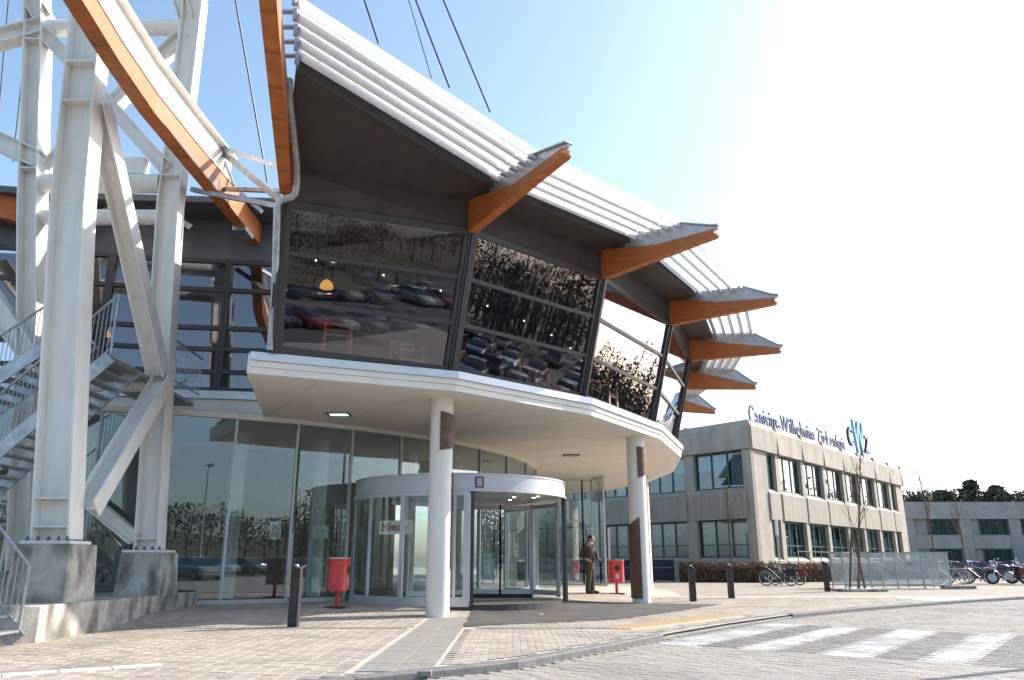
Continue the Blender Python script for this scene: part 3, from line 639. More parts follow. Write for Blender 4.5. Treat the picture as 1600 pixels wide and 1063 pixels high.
# ---------------------------------------------------------------- things inside
E_gold = mat('lit_golden_shade', (0.6, 0.35, 0.05), 0.4, emit=(1.0, 0.50, 0.07), estr=.45)
for (x, y, z), lb in (((-4.02, 15.9, 6.8), 'golden glowing pendant lamp hanging behind the leftmost slanted window'),
                      ((-10.9, 20.0, 6.9), 'golden glowing pendant lamp at the far left edge behind the stair')):
    t = thing('pendant_lamp', lb, 'lamp', (x, y, z))
    MB().lathe([(.145, 0), (.14, .05), (.12, .11), (.075, .16), (.025, .19)], (x, y, z), 20).build('lamp_shade', E_gold, t, smooth=True)
    MB().tube([(x, y, z + .18), (x, y, 8.15)], .012, 6).build('cord', M_black, t)
def armchair(x, y, rz, lb):
    t = thing('armchair', lb, 'chair', (x, y, 5.0), 'wooden armchairs behind the slanted windows')
    q = Matrix.Rotation(rz, 3, 'Z')
    def bx(c, s_, name, m): 
        MB().box(V(x, y, 5.0) + q @ V(*c), s_, q).build(name, m, t)
    for sx in (-1, 1):
        for sy, h in ((-1, .64), (1, .88)): bx((sx * .27, sy * .25, h / 2), (.055, .055, h), 'leg', M_wood)
        bx((sx * .27, -.02, .65), (.07, .58, .03), 'armrest', M_wood)
    bx((0, 0, .43), (.5, .5, .07), 'seat', mat('dark_seat', (.05, .05, .09), .8))
    for z in (.62, .72, .85): bx((0, .25, z), (.5, .03, .05), 'back_rail', M_wood)
    bx((0, -.25, .36), (.5, .03, .05), 'front_rail', M_wood)
for x, y, rz, lb in ((-3.7, 15.75, R(200), 'wooden armchair behind the leftmost slanted window, beside the golden lamp'),
                     (-2.35, 16.75, R(35), 'wooden armchair behind the right half of the leftmost slanted window'),
                     (.55, 19.05, R(50), 'wooden armchair behind the second slanted window from the left'),
                     (2.5, 20.7, R(60), 'wooden armchair behind the third slanted window')): armchair(x, y, rz, lb)
E_spot = mat('ceiling_spot_lens', (1, .95, .8), .5, emit=(1, .85, .6), estr=4)
sp0 = MB().lathe([(.018, 0), (.018, .03)], (0, 0, 0), 10).build('ceiling_spot', E_spot)
k = 0
for a in np.linspace(-60, -10, 9):
    for r_ in (16.5,):
        p = pol(r_, a + (r_ * 7 % 3), 8.13); o = sp0 if k == 0 else sp0.copy()
        if k: COL.objects.link(o)
        o.location = p - bld.location; o.parent = bld; k += 1
# ---------------------------------------------------------------- revolving door
D = V(-1.35, 20.95, 0); DR = 2.75; DZ = .13
rev = thing('revolving_door', 'large round revolving door with grey canopy drum under the white slab', 'door', (D.x, D.y, DZ))
dp = lambda a, r_=DR, z=0: V(D.x + r_ * math.cos(R(a)), D.y + r_ * math.sin(R(a)), z)
MB().lathe([(DR - .03, 2.66), (DR + .03, 2.66), (DR + .03, 2.70), (DR, 2.705), (DR, 3.04), (DR + .02, 3.045), (DR + .02, 3.08), (DR - .06, 3.085)], (D.x, D.y, 0), 96).build('canopy', M_grey_al, rev, smooth=True)
MB().lathe([(DR - .06, 2.665), (DR - .06, 2.69)], (D.x, D.y, 0), 64).build('canopy_ceiling', mat('canopy_ceiling', (.42, .38, .34), .6), rev)
E_dl = mat('downlight', (1, 1, .9), .5, emit=(1, .9, .7), estr=8)
for x, y in ((.05, 20.0), (.65, 19.75), (.55, 20.2), (-.05, 20.9)): MB().lathe([(.04, 2.655), (.04, 2.668)], (x, y, 0), 12).build('downlight', E_dl, rev)
bf = MB().box(dp(-77.5, DR + .015, 2.87), (.02, .20, .25), Matrix.Rotation(R(-77.5), 3, 'Z')).build('sensor_box', M_dgrey_al, rev)
MB().box(dp(-77.5, DR + .028, 2.87), (.012, .13, .19), Matrix.Rotation(R(-77.5), 3, 'Z')).build('sensor_face', mat('grey_face', (.4, .36, .38), .5), bf)
def arc_bar(b, a0, a1, r_, z, w, h, n=24):
    for k in range(n):
        p, q = dp(a0 + (a1 - a0) * k / n, r_, z), dp(a0 + (a1 - a0) * (k + 1) / n, r_, z); b.bar(p, q, w, h)
b = MB(); arc_bar(b, -178, -82, DR, .23, .07, .20); b.build('bottom_rail', M_grey_al, rev)
b = MB(); arc_bar(b, -178, -82, DR, 2.61, .07, .09); b.build('top_rail', M_grey_al, rev)
for a, w in ((-178, .14), (-138, .05), (-115.5, .10), (-89, .06), (-83.2, .16)):
    MB().box(dp(a, DR, 1.42), (.07, w, 2.36), Matrix.Rotation(R(a), 3, 'Z')).build('post', M_grey_al, rev)
for a, w in ((-80.6, .07), (-6, .10), (-12, .05)):
    MB().box(dp(a, DR - .02, 1.40), (.10, w, 2.52), Matrix.Rotation(R(a), 3, 'Z')).build('black_edge', M_dgrey_al, rev)
for a0, a1 in ((-178, -138), (-138, -115.5), (-115.5, -83.2), (-12, 40)):
    b = MB(); n = 10
    for k in range(n):
        p, q = dp(a0 + (a1 - a0) * k / n, DR, .3), dp(a0 + (a1 - a0) * (k + 1) / n, DR, .3); nn = (q - p).cross(V(0, 0, 1)).normalized() * .006
        pp = [p, q, q + V(0, 0, 2.27), p + V(0, 0, 2.27)]; b.hexa([x - nn for x in pp] + [x + nn for x in pp])
    b.build('curved_glass', G_drum, rev)
def wing(p, q, fr=M_grey_al, w=.09):
    p, q = V(*p, 0), V(*q, 0); n = (q - p).cross(V(0, 0, 1)).normalized(); b = MB()
    for s_ in (p, q): b.bar(s_ + V(0, 0, .22), s_ + V(0, 0, 2.6), w, .06, up=n)
    b.bar(p + V(0, 0, .32), q + V(0, 0, .32), .12, .05, up=n); b.bar(p + V(0, 0, 2.52), q + V(0, 0, 2.52), .10, .05, up=n)
    f = b.build('door_wing', fr, rev); pp = [p + V(0, 0, .36), q + V(0, 0, .36), q + V(0, 0, 2.48), p + V(0, 0, 2.48)]
    MB().hexa([x - n * .006 for x in pp] + [x + n * .006 for x in pp]).build('wing_glass', G_drum, f)
    return f
wing((-1.10, 21.9), (-.32, 21.9), w=.05); wing((-.32, 21.9), (.50, 21.9), w=.05)
wing((.56, 21.86), (1.18, 20.75)); wing((-1.18, 21.9), (-2.6, 20.2), w=.05); wing((.60, 22.1), (-.2, 23.4)); wing((-1.2, 22.0), (-1.9, 23.3))
MB().lathe([(DR - .08, .0), (DR - .08, .165)], (D.x, D.y, 0), 64).build('floor_mat', mat('dark_mat', (.07, .065, .06), .9, var=.2, scale=30), rev)
b = MB(); b.bar((-1.15, 21.87, .21), (.55, 21.87, .21), .05, .10); b.build('brush_strip', M_black, rev)
# paper sign with the word in orange, and the notices behind the glass
nz_ = thing('paper_sign', 'white paper sign with orange letters hanging inside the revolving door', 'sign', (-2.75, 18.75, 1.72))
pa = V(-3.24, 19.13, 0); pb = V(-2.40, 18.70, 0); dd = (pb - pa).normalized(); nn = V(dd.y, -dd.x, 0)
q = [pa + V(0, 0, 1.72), pb + V(0, 0, 1.72), pb + V(0, 0, 2.04), pa + V(0, 0, 2.04)]
q = [x + V(.05, .13, 0) for x in q]
MB().hexa([x for x in q] + [x - nn * .008 for x in q]).build('sheet', M_wsign, nz_)
Mx = Matrix(((dd.x, 0, nn.x, q[0].x), (dd.y, 0, nn.y, q[0].y), (0, 1, 0, 0), (0, 0, 0, 1)))
Mx = Matrix.Translation(dd * .06 + nn * .006 + V(0, 0, 1.80)) @ Mx
text_mesh('Nieuw', .275, .004, 'lettering', mat('orange_red_ink', (.55, .10, .03), .6), nz_, Mx, bold=.008)
for (a, z0, w, h, lb, sym) in ((-58.0, 1.62, .28, .42, 'pale notice with a red ring symbol stuck inside the glass wall', True), (-53.4, 1.66, .42, .30, 'pale landscape notice stuck inside the glass beside the red bin', False)):
    p = pol(RW - .06, a); d_ = V(-math.sin(R(a)), math.cos(R(a)), 0); o_ = V(math.cos(R(a)), math.sin(R(a)), 0)
    t = thing('notice', lb, 'notice', (p.x, p.y, z0))
    MB().box(p + V(0, 0, z0 + h / 2), (.008, w, h), Matrix.Rotation(R(a), 3, 'Z')).build('sheet', M_wsign, t)
    ink = mat('grey_ink', (.15, .17, .2), .7)
    if sym:
        b = MB(); n = 20
        for k in range(n):
            a0, a1 = 2 * PI * k / n, 2 * PI * (k + 1) / n; f = lambda a_, r_: p + o_ * .0055 + d_ * r_ * math.cos(a_) + V(0, 0, z0 + .24 + r_ * math.sin(a_))
            b.add([f(a0, .05), f(a1, .05), f(a1, .065), f(a0, .065)], [(0, 1, 2, 3)])
        b.build('ring_symbol', mat('red_ink', (.5, .06, .05), .6), t)
        b = MB().box(p + o_ * .0055 + V(0, 0, z0 + .24), (.002, .09, .016), Matrix.Rotation(R(a), 3, 'Z')); b.build('ring_bar', ink, t)
    for k in range(4):
        MB().box(p + o_ * .0055 + V(0, 0, z0 + (.04 + .03 * k if sym else .06 + .05 * k)), (.002, w * (.7 - .1 * (k % 2)), .010), Matrix.Rotation(R(a), 3, 'Z')).build('text_line', ink, t)

# ================================================================ STEEL MAST, PLINTH, STAIR
mast = thing('steel_mast', 'tall white braced steel mast of leaning I-section legs on concrete blocks', 'mast', (-8.7, 14.8, .48))
X = V(1, 0, 0)
HEAD = V(-10.2, 10.0, 33.7)
LEGS = dict(A=[(-7.43, 13.1, 1.42), (-8.08, 13.1, 7.43), (-8.25, 13.1, 9.9), (-8.40, 13.1, 12.4), (-9.3, 12.2, 21)],
            B=[(-7.43, 16.5, 1.32), (-7.66, 16.5, 4.85), (-7.92, 16.5, 9.06), (-7.97, 16.5, 14.7), (-8.8, 14.2, 22)],
            C=[(-9.95, 16.5, .9), (-10.65, 16.5, 6.26), (-11.12, 16.5, 9.06), (-11.78, 16.5, 13.8), (-12.0, 16.4, 15.2), (-11.4, 14.2, 22)])
SEC = dict(A=(.62, .44), B=(.50, .36), C=(.44, .50))
for k, pts in LEGS.items():
    dep, wid = SEC[k]
    b = MB()
    for p, q in zip(pts, pts[1:]): b.ibeam(p, q, X, dep, wid, .035, .03)
    leg = b.build('leg', M_white, mast)
    # stiffener plates
    for i, z in enumerate({'A': (1.65, 2.1, 9.5, 10.35), 'B': (1.55, 9.75, 5.0), 'C': (9.9, 13.4)}[k]):
        for p, q in zip(pts, pts[1:]):
            if p[2] <= z <= q[2]:
                t = (z - p[2]) / (q[2] - p[2]); c = lerp(V(*p), V(*q), t)
                MB().box(c + V(0, 0, 0), (dep - .075, wid - .02, .03)).build('stiffener', M_white, leg)
    if k in 'AB':
        c = V(*pts[0]); MB().box(c + V(0, 0, -.02), (.80, .66, .05)).build('base_plate', M_white, leg)
        for dx in (-.32, -.15, .02, .18, .32):
            for dy in (-.27, .27):
                MB().lathe([(.032, .0), (.032, .035), (.018, .036), (.018, .07)], c + V(dx, dy, .006), 6).build('bolt', M_greyclad, leg)
for p, q in ((LEGS['A'][-1], HEAD), (LEGS['B'][-1], HEAD), (LEGS['C'][-1], HEAD)): MB().tube([p, q], .2, 12).build('upper_leg', M_white, mast, smooth=True)
def ib(p, q, dv, d_, w_, name='brace'): return MB().ibeam(p, q, dv, d_, w_, .03, .025).build(name, M_white, mast)
yv = V(0, 1, 0)
# K bracing in the near plane (A-B)
ib((-7.98, 13.2, 9.6), (-7.60, 16.28, 4.95), X, .36, .34); ib((-7.50, 16.28, 4.80), (-7.16, 13.35, 1.95), X, .36, .34)
# C-B plane: tubes and X bracing
def tb(p, q, r_): return MB().tube([p, q], r_, 18).build('tie_tube', M_white, mast, smooth=True)
tb((-11.6, 16.5, 13.87), (-8.2, 16.5, 13.87), .20); tb((-11.0, 16.5, 9.6), (-8.2, 16.5, 9.6), .23); tb((-10.9, 16.5, 8.74), (-8.15, 16.5, 8.74), .18); tb((-10.3, 16.5, 4.82), (-7.85, 16.5, 4.82), .19)
ib((-11.55, 16.45, 13.65), (-8.1, 16.45, 9.95), V(0, 0, 1), .34, .30); ib((-8.15, 16.60, 13.75), (-11.0, 16.60, 10.0), V(0, 0, 1), .34, .30)
MB().box((-9.4, 16.5, 10.0), (1.6, .3, .42)).build('gusset', M_white, mast)
ib((-9.7, 16.5, 2.95), (-7.7, 16.4, 1.55), V(0, 0, 1), .26, .24)
# braces running out of frame to the left and upwards
ib((-11.6, 16.45, 13.85), (-15.4, 16.3, 12.4), V(0, 0, 1), .42, .34); ib((-11.1, 16.45, 10.15), (-15.4, 16.3, 12.2), V(0, 0, 1), .42, .34)
ib((-11.65, 16.45, 14.1), (-14.6, 16.3, 18.5), X, .42, .34); ib((-8.1, 16.5, 14.1), (-9.4, 16.0, 17.6), X, .36, .3); ib((-13.5, 16.0, 9.2), (-10.3, 16.4, 5.2), X, .42, .3)
# concrete blocks under the legs
def block(c, w, d, z0, z1, tp):
    x, y = c; a = [(-w / 2, -d / 2), (w / 2, -d / 2), (w / 2, d / 2), (-w / 2, d / 2)]
    MB().hexa([(x + p, y + q, z0) for p, q in a] + [(x + p * tp, y + q * tp, z1) for p, q in a]).build('concrete_block', M_conc, mast, bevel=.02)
block((-7.40, 13.1), .98, .92, .46, 1.37, .90); block((-7.40, 16.5), .92, .88, .42, 1.27, .9); block((-9.95, 16.5), .9, .9, .42, .92, .92)
# ---- low concrete plinth
pl = thing('concrete_plinth', 'low stained concrete plinth wall under the white steel mast', 'wall', (-7.5, 15, 0))
MB().prism([(-6.72, 11.72), (-7.05, 18.35), (-12, 18.0), (-12, 11.3), (-7.0, 11.5)], -.05, [.50, .44, .44, .50, .50]).build('wall', M_conc, pl, bevel=.015)
# ---- long orange roof beam with white steel girder, over the mast
lb = thing('roof_girder', 'long orange timber beam under a white steel girder running above the mast', 'beam', (-7.1, 15, 9.4))
G0 = [V(-6.98, 19.6, 9.36), V(-6.99, 17.4, 9.38), V(-7.0, 15.0, 9.38), V(-7.02, 13.2, 9.40), V(-6.93, 11.6, 9.42), V(-6.62, 8.2, 9.5)]
hs = [.60, .56, .44, .40, .36, .32]; wd = .15
b = MB()
for (p, h0), (q, h1) in zip(zip(G0, hs), zip(G0[1:], hs[1:])):
    sx = V(wd, 0, 0); b.hexa([p - sx, p + sx, q + sx, q - sx, p - sx + V(0, 0, h0), p + sx + V(0, 0, h0), q + sx + V(0, 0, h1), q - sx + V(0, 0, h1)])
b.build('timber', M_timber, lb)
MB().extr([(-6.834, 17.3, 9.39), (-6.834, 17.3, 9.72), (-6.842, 16.0, 9.68), (-6.862, 13.6, 9.40)], (.008, 0, 0)).build('weathered_patch', M_timber_w, lb)
b = MB()
for (p, h0), (q, h1) in zip(zip(G0[1:], hs[1:]), zip(G0[2:], hs[2:])):
    for s_ in (0,):
        a0, a1 = p + V(0, 0, h0 + .02), q + V(0, 0, h1 + .02); H_ = V(0, 0, .78)
        b.hexa([a0 - V(.02, 0, 0), a0 + V(.02, 0, 0), a1 + V(.02, 0, 0), a1 - V(.02, 0, 0), a0 - V(.02, 0, 0) + H_, a0 + V(.02, 0, 0) + H_, a1 + V(.02, 0, 0) + H_, a1 - V(.02, 0, 0) + H_])
        for z in (0.0, .74):
            c0, c1 = a0 + V(0, 0, z), a1 + V(0, 0, z); w2 = V(.17, 0, 0); t_ = V(0, 0, .035)
            b.hexa([c0 - w2, c0 + w2, c1 + w2, c1 - w2, c0 - w2 + t_, c0 + w2 + t_, c1 + w2 + t_, c1 - w2 + t_])
b.build('steel_girder', M_white, lb)
# grey struts tying the girder to the pavilion corner
for p, q, r_ in (((-7.2, 17.0, 10.86), (-4.7, 14.6, 8.95), .055), ((-7.05, 17.0, 10.7), (-4.75, 15.1, 8.35), .075), ((-7.6, 16.8, 9.6), (-4.75, 15.1, 8.3), .06),
                 ((-7.15, 17.0, 9.72), (-4.8, 15.6, 8.95), .05), ((-7.2, 17.0, 9.6), (-7.2, 17.0, 10.8), .06), ((-7.05, 17.0, 10.6), (-6.7, 17.0, 9.8), .035), ((-6.6, 17.2, 9.7), (-6.1, 17.4, 9.3), .05)):
    MB().bar(p, q, r_ * 1.8, r_ * 1.8).build('strut', M_galv, lb)
lm = MB(); lm.box((-7.0, 18.7, 9.33), (.34, .62, .12)); lm.build('floodlight', M_galv, lb)
# far-left timber and trusses seen past the rear leg
fb = thing('timber_purlin', 'dark orange timber purlin with grey truss behind the mast at the left edge', 'beam', (-12, 18, 9.4))
MB().bar((-16.5, 16.2, 10.1), (-11.6, 18.6, 9.55), .25, .62).build('timber', M_timber, fb)
for p, q in (((-14.5, 17.9, 9.2), (-12.4, 18.6, 10.7)), ((-14.0, 17.9, 10.6), (-11.9, 18.6, 9.3)), ((-15.5, 17.8, 9.9), (-8.3, 19.2, 10.1)), ((-11.3, 18.4, 9.3), (-9.9, 18.6, 10.3)), ((-9.7, 18.6, 10.3), (-8.4, 18.8, 9.5))): MB().bar(p, q, .10, .14).build('truss_member', M_galv, fb)
# ---- stay cables
CAB = [((-5.9, 17.01, 9.9), 'stay cable dropping between the white mast and the near orange beam', .022, HEAD),
       ((-2.17, 10.84, 9.2), 'leftmost stay cable rising behind the white roof louvres', .016, HEAD),
       ((-1.40, 11.79, 9.2), 'thin pale stay cable rising behind the roof louvres, left of two thick ones', .009, V(-6.0, 14, 26)),
       ((-1.11, 12.07, 9.2), 'thick stay cable rising behind the roof louvres, between thinner neighbours', .017, HEAD),
       ((-.41, 12.85, 9.2), 'rightmost stay cable reaching the roof louvres', .017, HEAD),
       ((-12.84, 18, 11.0), 'stay cable passing behind the upper left corner of the mast', .02, V(-13.6, 18, 21)),
       ((-13.45, 18, 12.3), 'stay cable at the extreme left edge behind the mast', .02, V(-14.3, 18, 20.5))]
for (p, lbl, r_, h) in CAB:
    t = MB().tube([p, h], r_, 8).build('stay_cable', M_cable); tag(t, lbl, 'cable', 'roof stay cables')
# ---- steel stair
st = thing('steel_staircase', 'grey galvanised steel staircase with barred railings behind the white mast', 'staircase', (-9, 14.5, 0))
def flight(p0, p1, wv, n, rails=(0, 1), bal=9, rh=1.0, tread=True):
    p0, p1, wv = V(*p0), V(*p1), V(*wv)
    for s_ in (0, 1): MB().bar(p0 + wv * s_, p1 + wv * s_, .03, .26).build('stringer', M_galv, st)
    for k in range(n if tread else 0):
        c = lerp(p0, p1, (k + .5) / n) + wv * .5 + V(0, 0, .04); dx = (p1 - p0); dx.z = 0; dx.normalize()
        MB().bar(c - wv * .485, c + wv * .485, .24, .035).build('tread', M_galv, st)
    for s_ in rails:
        a, c = p0 + wv * s_, p1 + wv * s_; ra = MB(); ra.tube([a + V(0, 0, rh), c + V(0, 0, rh)], .024, 8); ra.tube([a + V(0, 0, .18), c + V(0, 0, .18)], .018, 8)
        h_ = ra.build('handrail', M_galv, st)
        m_ = int((c - a).length / .115)
        for k in range(m_ + 1):
            q = lerp(a, c, k / m_); r_ = .024 if k in (0, m_) else .008; MB().tube([q + V(0, 0, .05), q + V(0, 0, rh)], r_, 6).build('baluster', M_galv, h_)
flight((-11.2, 14.35, 1.3), (-7.66, 14.35, 4.86), (0, 1.1, 0), 20, rails=(0,), rh=1.25)
flight((-12.2, 14.9, 2.9), (-8.85, 14.9, 5.55), (0, 1.0, 0), 15, rails=(0,), rh=.95)
flight((-6.80, 11.40, .05), (-9.02, 11.40, 2.35), (0, -.95, 0), 12, rails=(0, 1), rh=1.0)
# landing in front of the recessed wall
b = MB(); b.prism([(-7.66, 14.35), (-7.66, 15.45), (-7.9, 19.0), (-9.0, 18.9), (-8.8, 15.5)], 4.80, 4.88); b.build('landing', M_galv, st)
ld = MB(); ld.tube([(-7.66, 17.0, 5.95), (-7.72, 18.8, 5.95)], .024, 8); ld.tube([(-7.66, 17.0, 5.05), (-7.72, 18.8, 5.05)], .018, 8); h_ = ld.build('handrail', M_galv, st)
for k in range(15): MB().tube([lerp(V(-7.66, 17.0, 4.9), V(-7.72, 18.8, 4.9), k / 14), lerp(V(-7.66, 17.0, 5.95), V(-7.72, 18.8, 5.95), k / 14)], .008, 6).build('baluster', M_galv, h_)

# ================================================================ HOSPITAL WINGS
hos = thing('hospital_wing', 'two-storey beige concrete hospital wing with green window frames', 'building', (14.08, 46, 0))
def facade(root, P0, d, bays, ztop=9.25, base=.0, deep=.28):
    """bays: list of (s0,s1) window spans along d; walls between them are pilasters"""
    d = V(*d, 0).normalized(); n = V(d.y, -d.x, 0)
    if n.y > 0: n = -n
    P0 = V(*P0, 0); P = lambda s_, z, e=0: P0 + d * s_ + n * e + V(0, 0, z)
    def bx(s0, s1, z0, z1, e0, e1, name, m, par=root, ch=0):
        q = [P(s0, z0, e0), P(s1, z0, e0), P(s1, z0, e1), P(s0, z0, e1)]; t = [P(s0, z1, e0), P(s1, z1, e0), P(s1, z1, e1 - ch), P(s0, z1, e1 - ch)]
        return MB().hexa(q + t).build(name, m, par)
    s_end = bays[-1][1] + 1.9
    edges = [-.0] + [x for b in bays for x in b] + [s_end]
    for i in range(0, len(edges), 2):                           # pilasters
        bx(edges[i], edges[i + 1], base, 7.50, -.3, .0 if 0 < i < len(edges) - 2 else .001, 'pilaster', M_panel)
    prev = 0
    for k, (a, b) in enumerate(bays):
        mid = b + ((bays[k + 1][0] - b) / 2 if k + 1 < len(bays) else 1.9)
        bx(prev + .03, mid - .03, 7.52, 8.85, -.3, .16, 'parapet_panel', M_panel)
        bx(prev + .03, mid - .03, 8.852, 9.25, -.3, .16, 'parapet_cap', M_panel, ch=.22)
        bx(mid - .12, mid + .12, 7.55, 9.28, -.3, .24, 'parapet_fin', M_panel, ch=.12)
        prev = mid
        # spandrel with sloping sill
        bx(a - .12, b + .12, 3.48, 5.05, -.25, .10, 'spandrel_panel', M_panel2)
        bx(a - .12, b + .12, 5.052, 5.30, -.25, .10, 'sloping_sill', M_panel, ch=.28)
        bx(a, b, base, 1.08, -.25, .06, 'plinth_panel', M_panel2); bx(a, b, 1.082, 1.28, -.25, .06, 'sloping_sill', M_panel, ch=.26)
        for z0, z1 in ((5.28, 7.48), (1.26, 3.46)):
            f = MB(); e = -deep; nm = max(2, int(round((b - a) / 1.2)))
            def br(p, q, w): f.bar(p, q, w, .09, up=n)
            for z in (z0 + .05, z1 - .05): br(P(a, z, e), P(b, z, e), .10)
            if z0 < 3: br(P(a, z0 + .75, e), P(b, z0 + .75, e), .06)
            for j in range(nm + 1): s_ = a + .05 + (b - a - .1) * j / nm; br(P(s_, z0, e + .004), P(s_, z1, e + .004), .10)
            w = f.build('window', M_green, root)
            for j in range(nm):
                s0 = a + (b - a) * j / nm; s1 = a + (b - a) * (j + 1) / nm; q = [P(s0, z0, e), P(s1, z0, e), P(s1, z1, e), P(s0, z1, e)]
                MB().hexa([x - n * .006 for x in q] + [x + n * .006 for x in q]).build('pane', G_off, w)
            for j in range(nm):                                 # curtains and blinds at different drops
                s0 = a + (b - a) * j / nm + .06; s1 = a + (b - a) * (j + 1) / nm - .06
                if random.random() < .55:
                    zb = z0 + (z1 - z0) * random.choice((0.03, 0.03, .35, .55)); q = [P(s0, zb, e - .18), P(s1, zb, e - .18), P(s1, z1, e - .18), P(s0, z1, e - .18)]
                    MB().hexa([x - n * .01 for x in q] + [x + n * .01 for x in q]).build('curtain', mat('pale_curtain', (.72, .75, .76), .9), w)
    return P, n, d, s_end
b1 = [(2.26, 3.63), (4.23, 7.9), (8.46, 12.0), (12.5, 16.2), (16.6, 19.95), (20.4, 23.9), (24.5, 28.1), (28.6, 30.2)]
Pf, nf, df, s1 = facade(hos, (14.08, 46), (.646, .763), b1)
b2 = [(.62, 4.2), (4.95, 8.3), (8.95, 12.3), (13.0, 16.4), (17.1, 20.5), (21.2, 24.6)]
Pl, nl, dl, s2 = facade(hos, (14.08, 46), (-.639, .769), b2)
A_, B_, C_ = V(14.08, 46, 0), Pf(s1, 0), Pl(s2, 0)
inn = lambda p: (p.x, p.y)
core = [inn(A_ + (df + dl) * .55), inn(Pf(s1 - .3, 0) + dl * .5), inn(Pf(s1 - .3, 0) + dl * 12), inn(A_ + df * 12 + dl * 14), inn(Pl(s2 - .3, 0) + df * 12), inn(Pl(s2 - .3, 0) + df * .5)]
MB().prism(core, 8.6, 8.75).build('roof', M_panel2, hos); MB().prism(core, 3.5, 4.4).build('floor', M_intdark, hos); MB().prism(core, 0, .3).build('floor', M_intdark, hos)
e0 = MB(); q = [Pf(s1 - .001, 0, 0), Pf(s1 - .001, 0, 0) + dl * 12, Pf(s1 - .001, 9.2, 0) + dl * 12, Pf(s1 - .001, 9.2, 0)]
e0.hexa(q + [x - df * .3 for x in q]).build('end_wall', M_panel, hos)
# blocks the view through the rooms
ic = [inn(A_ + (df + dl) * 3.8), inn(Pf(s1 - 1, 0) + dl * 4.5), inn(Pf(s1 - 1, 0) + dl * 4.9), inn(A_ + (df + dl) * 4.3), inn(Pl(s2 - 1, 0) + df * 4.9), inn(Pl(s2 - 1, 0) + df * 4.5)]
MB().prism(ic, .3, 8.6).build('inner_wall', M_int, hos)
# roof lettering
M_blue = mat('dark_blue_letter', (.022, .035, .14), .4); M_lblue = mat('light_blue_letter', (.16, .42, .72), .4)
sg = thing('roof_lettering', 'dark blue raised hospital name in letters along the roof edge', 'sign', tuple(Pf(1.2, 9.25, -.5)))
txt = 'Canisius-Wilhelmina Ziekenhuis'; cur = 1.25
cu = bpy.data.curves.new('m', 'FONT')
def letter(ch, s_, z, size, par, m, name, sy=1.0, dep=.09, e=-.45, sxx=1.0, bold=.011):
    Mx = Matrix(((df.x, 0, nf.x, 0), (df.y, 0, nf.y, 0), (0, 1, 0, 0), (0, 0, 0, 1)))
    o = Pf(s_, z, e); M4 = Matrix.Translation(o) @ Mx @ Matrix.Diagonal((sxx, sy, 1, 1))
    return text_mesh(ch, size, dep, name, m, par, M4, bold=bold)
wids = []
tot = 0
for ch in txt:
    if ch == ' ': wids.append(.36); continue
    o, w = letter(ch, cur, 9.2, 1.75, sg, M_blue, 'letter'); wids.append(w); bpy.data.objects.remove(o)
k_ = (17.9 - .11 * len(txt)) / sum(wids)
for ch, w in zip(txt, wids):
    if ch != ' ': letter(ch, cur, 9.22, 1.75, sg, M_blue, 'letter', sxx=k_)
    cur += w * k_ + .11
for s_ in np.arange(1.6, 19, 1.2): MB().bar(Pf(s_, 8.7, -.5), Pf(s_, 9.3, -.5), .04, .04).build('bracket', M_galv, sg)
lg = thing('roof_emblem', 'blue and pale blue letter emblem with a tall middle letter on the roof', 'sign', tuple(Pf(22, 9.25, -.5)))
letter('C', 20.0, 10.0, 2.1, lg, M_blue, 'letter', sxx=.9, bold=.05, dep=.2); letter('W', 21.5, 9.3, 2.6, lg, M_lblue, 'letter', sy=1.62, sxx=.95, dep=.2); letter('Z', 24.2, 9.8, 2.0, lg, M_blue, 'letter', sxx=.9, bold=.05, dep=.2)
for s_ in (20.3, 20.9, 22.4, 23.4, 24.6, 25.1): MB().bar(Pf(s_, 8.7, -.5), Pf(s_, 10.0, -.5), .05, .05).build('bracket', M_galv, lg)
# ---- far wing
M_pf = mat('grey_far_concrete', (.34, .34, .33), .9, var=.1, scale=.8, dirt=((.22, .22, .22), .6, .6, (1, 1, .2)))
far = thing('far_hospital_wing', 'distant grey two-storey wing half hidden behind the beige hospital wing', 'building', (50, 86, 0))
fx = [(40.2, 1.9), (45.0, 3.2), (50.6, 3.0), (55.2, 3.0), (60, 3), (64.8, 3), (69.6, 3), (74.4, 3), (79.2, 3)]
MB().prism([(38, 86.6), (84, 86.6), (84, 96), (38, 96)], 0, 7.0).build('wall', M_pf, far)
MB().prism([(37.8, 86.1), (84, 86.1), (84, 86.58), (37.8, 86.58)], 5.45, 7.25).build('parapet', M_pf, far)
MB().prism([(37.9, 86.3), (84, 86.3), (84, 86.58), (37.9, 86.58)], 2.35, 3.75).build('spandrel', M_pf, far)
for x, w in fx:
    MB().prism([(x + w + .1, 86.2), (x + w + 1.3, 86.2), (x + w + 1.3, 86.58), (x + w + .1, 86.58)], 0, 5.45).build('pilaster', M_pf, far)
    for z0, z1 in ((3.8, 5.4), (.7, 2.3)):
        f = MB()
        for z in (z0 + .05, z1 - .05): f.bar((x, 86.45, z), (x + w, 86.45, z), .1, .1, up=(0, 1, 0))
        for k in range(4): f.bar((x + .05 + (w - .1) * k / 3, 86.45, z0), (x + .05 + (w - .1) * k / 3, 86.45, z1), .1, .1, up=(0, 1, 0))
        w_ = f.build('window', M_green, far); MB().box((x + w / 2, 86.5, (z0 + z1) / 2), (w, .03, z1 - z0)).build('pane', G_off, w_)
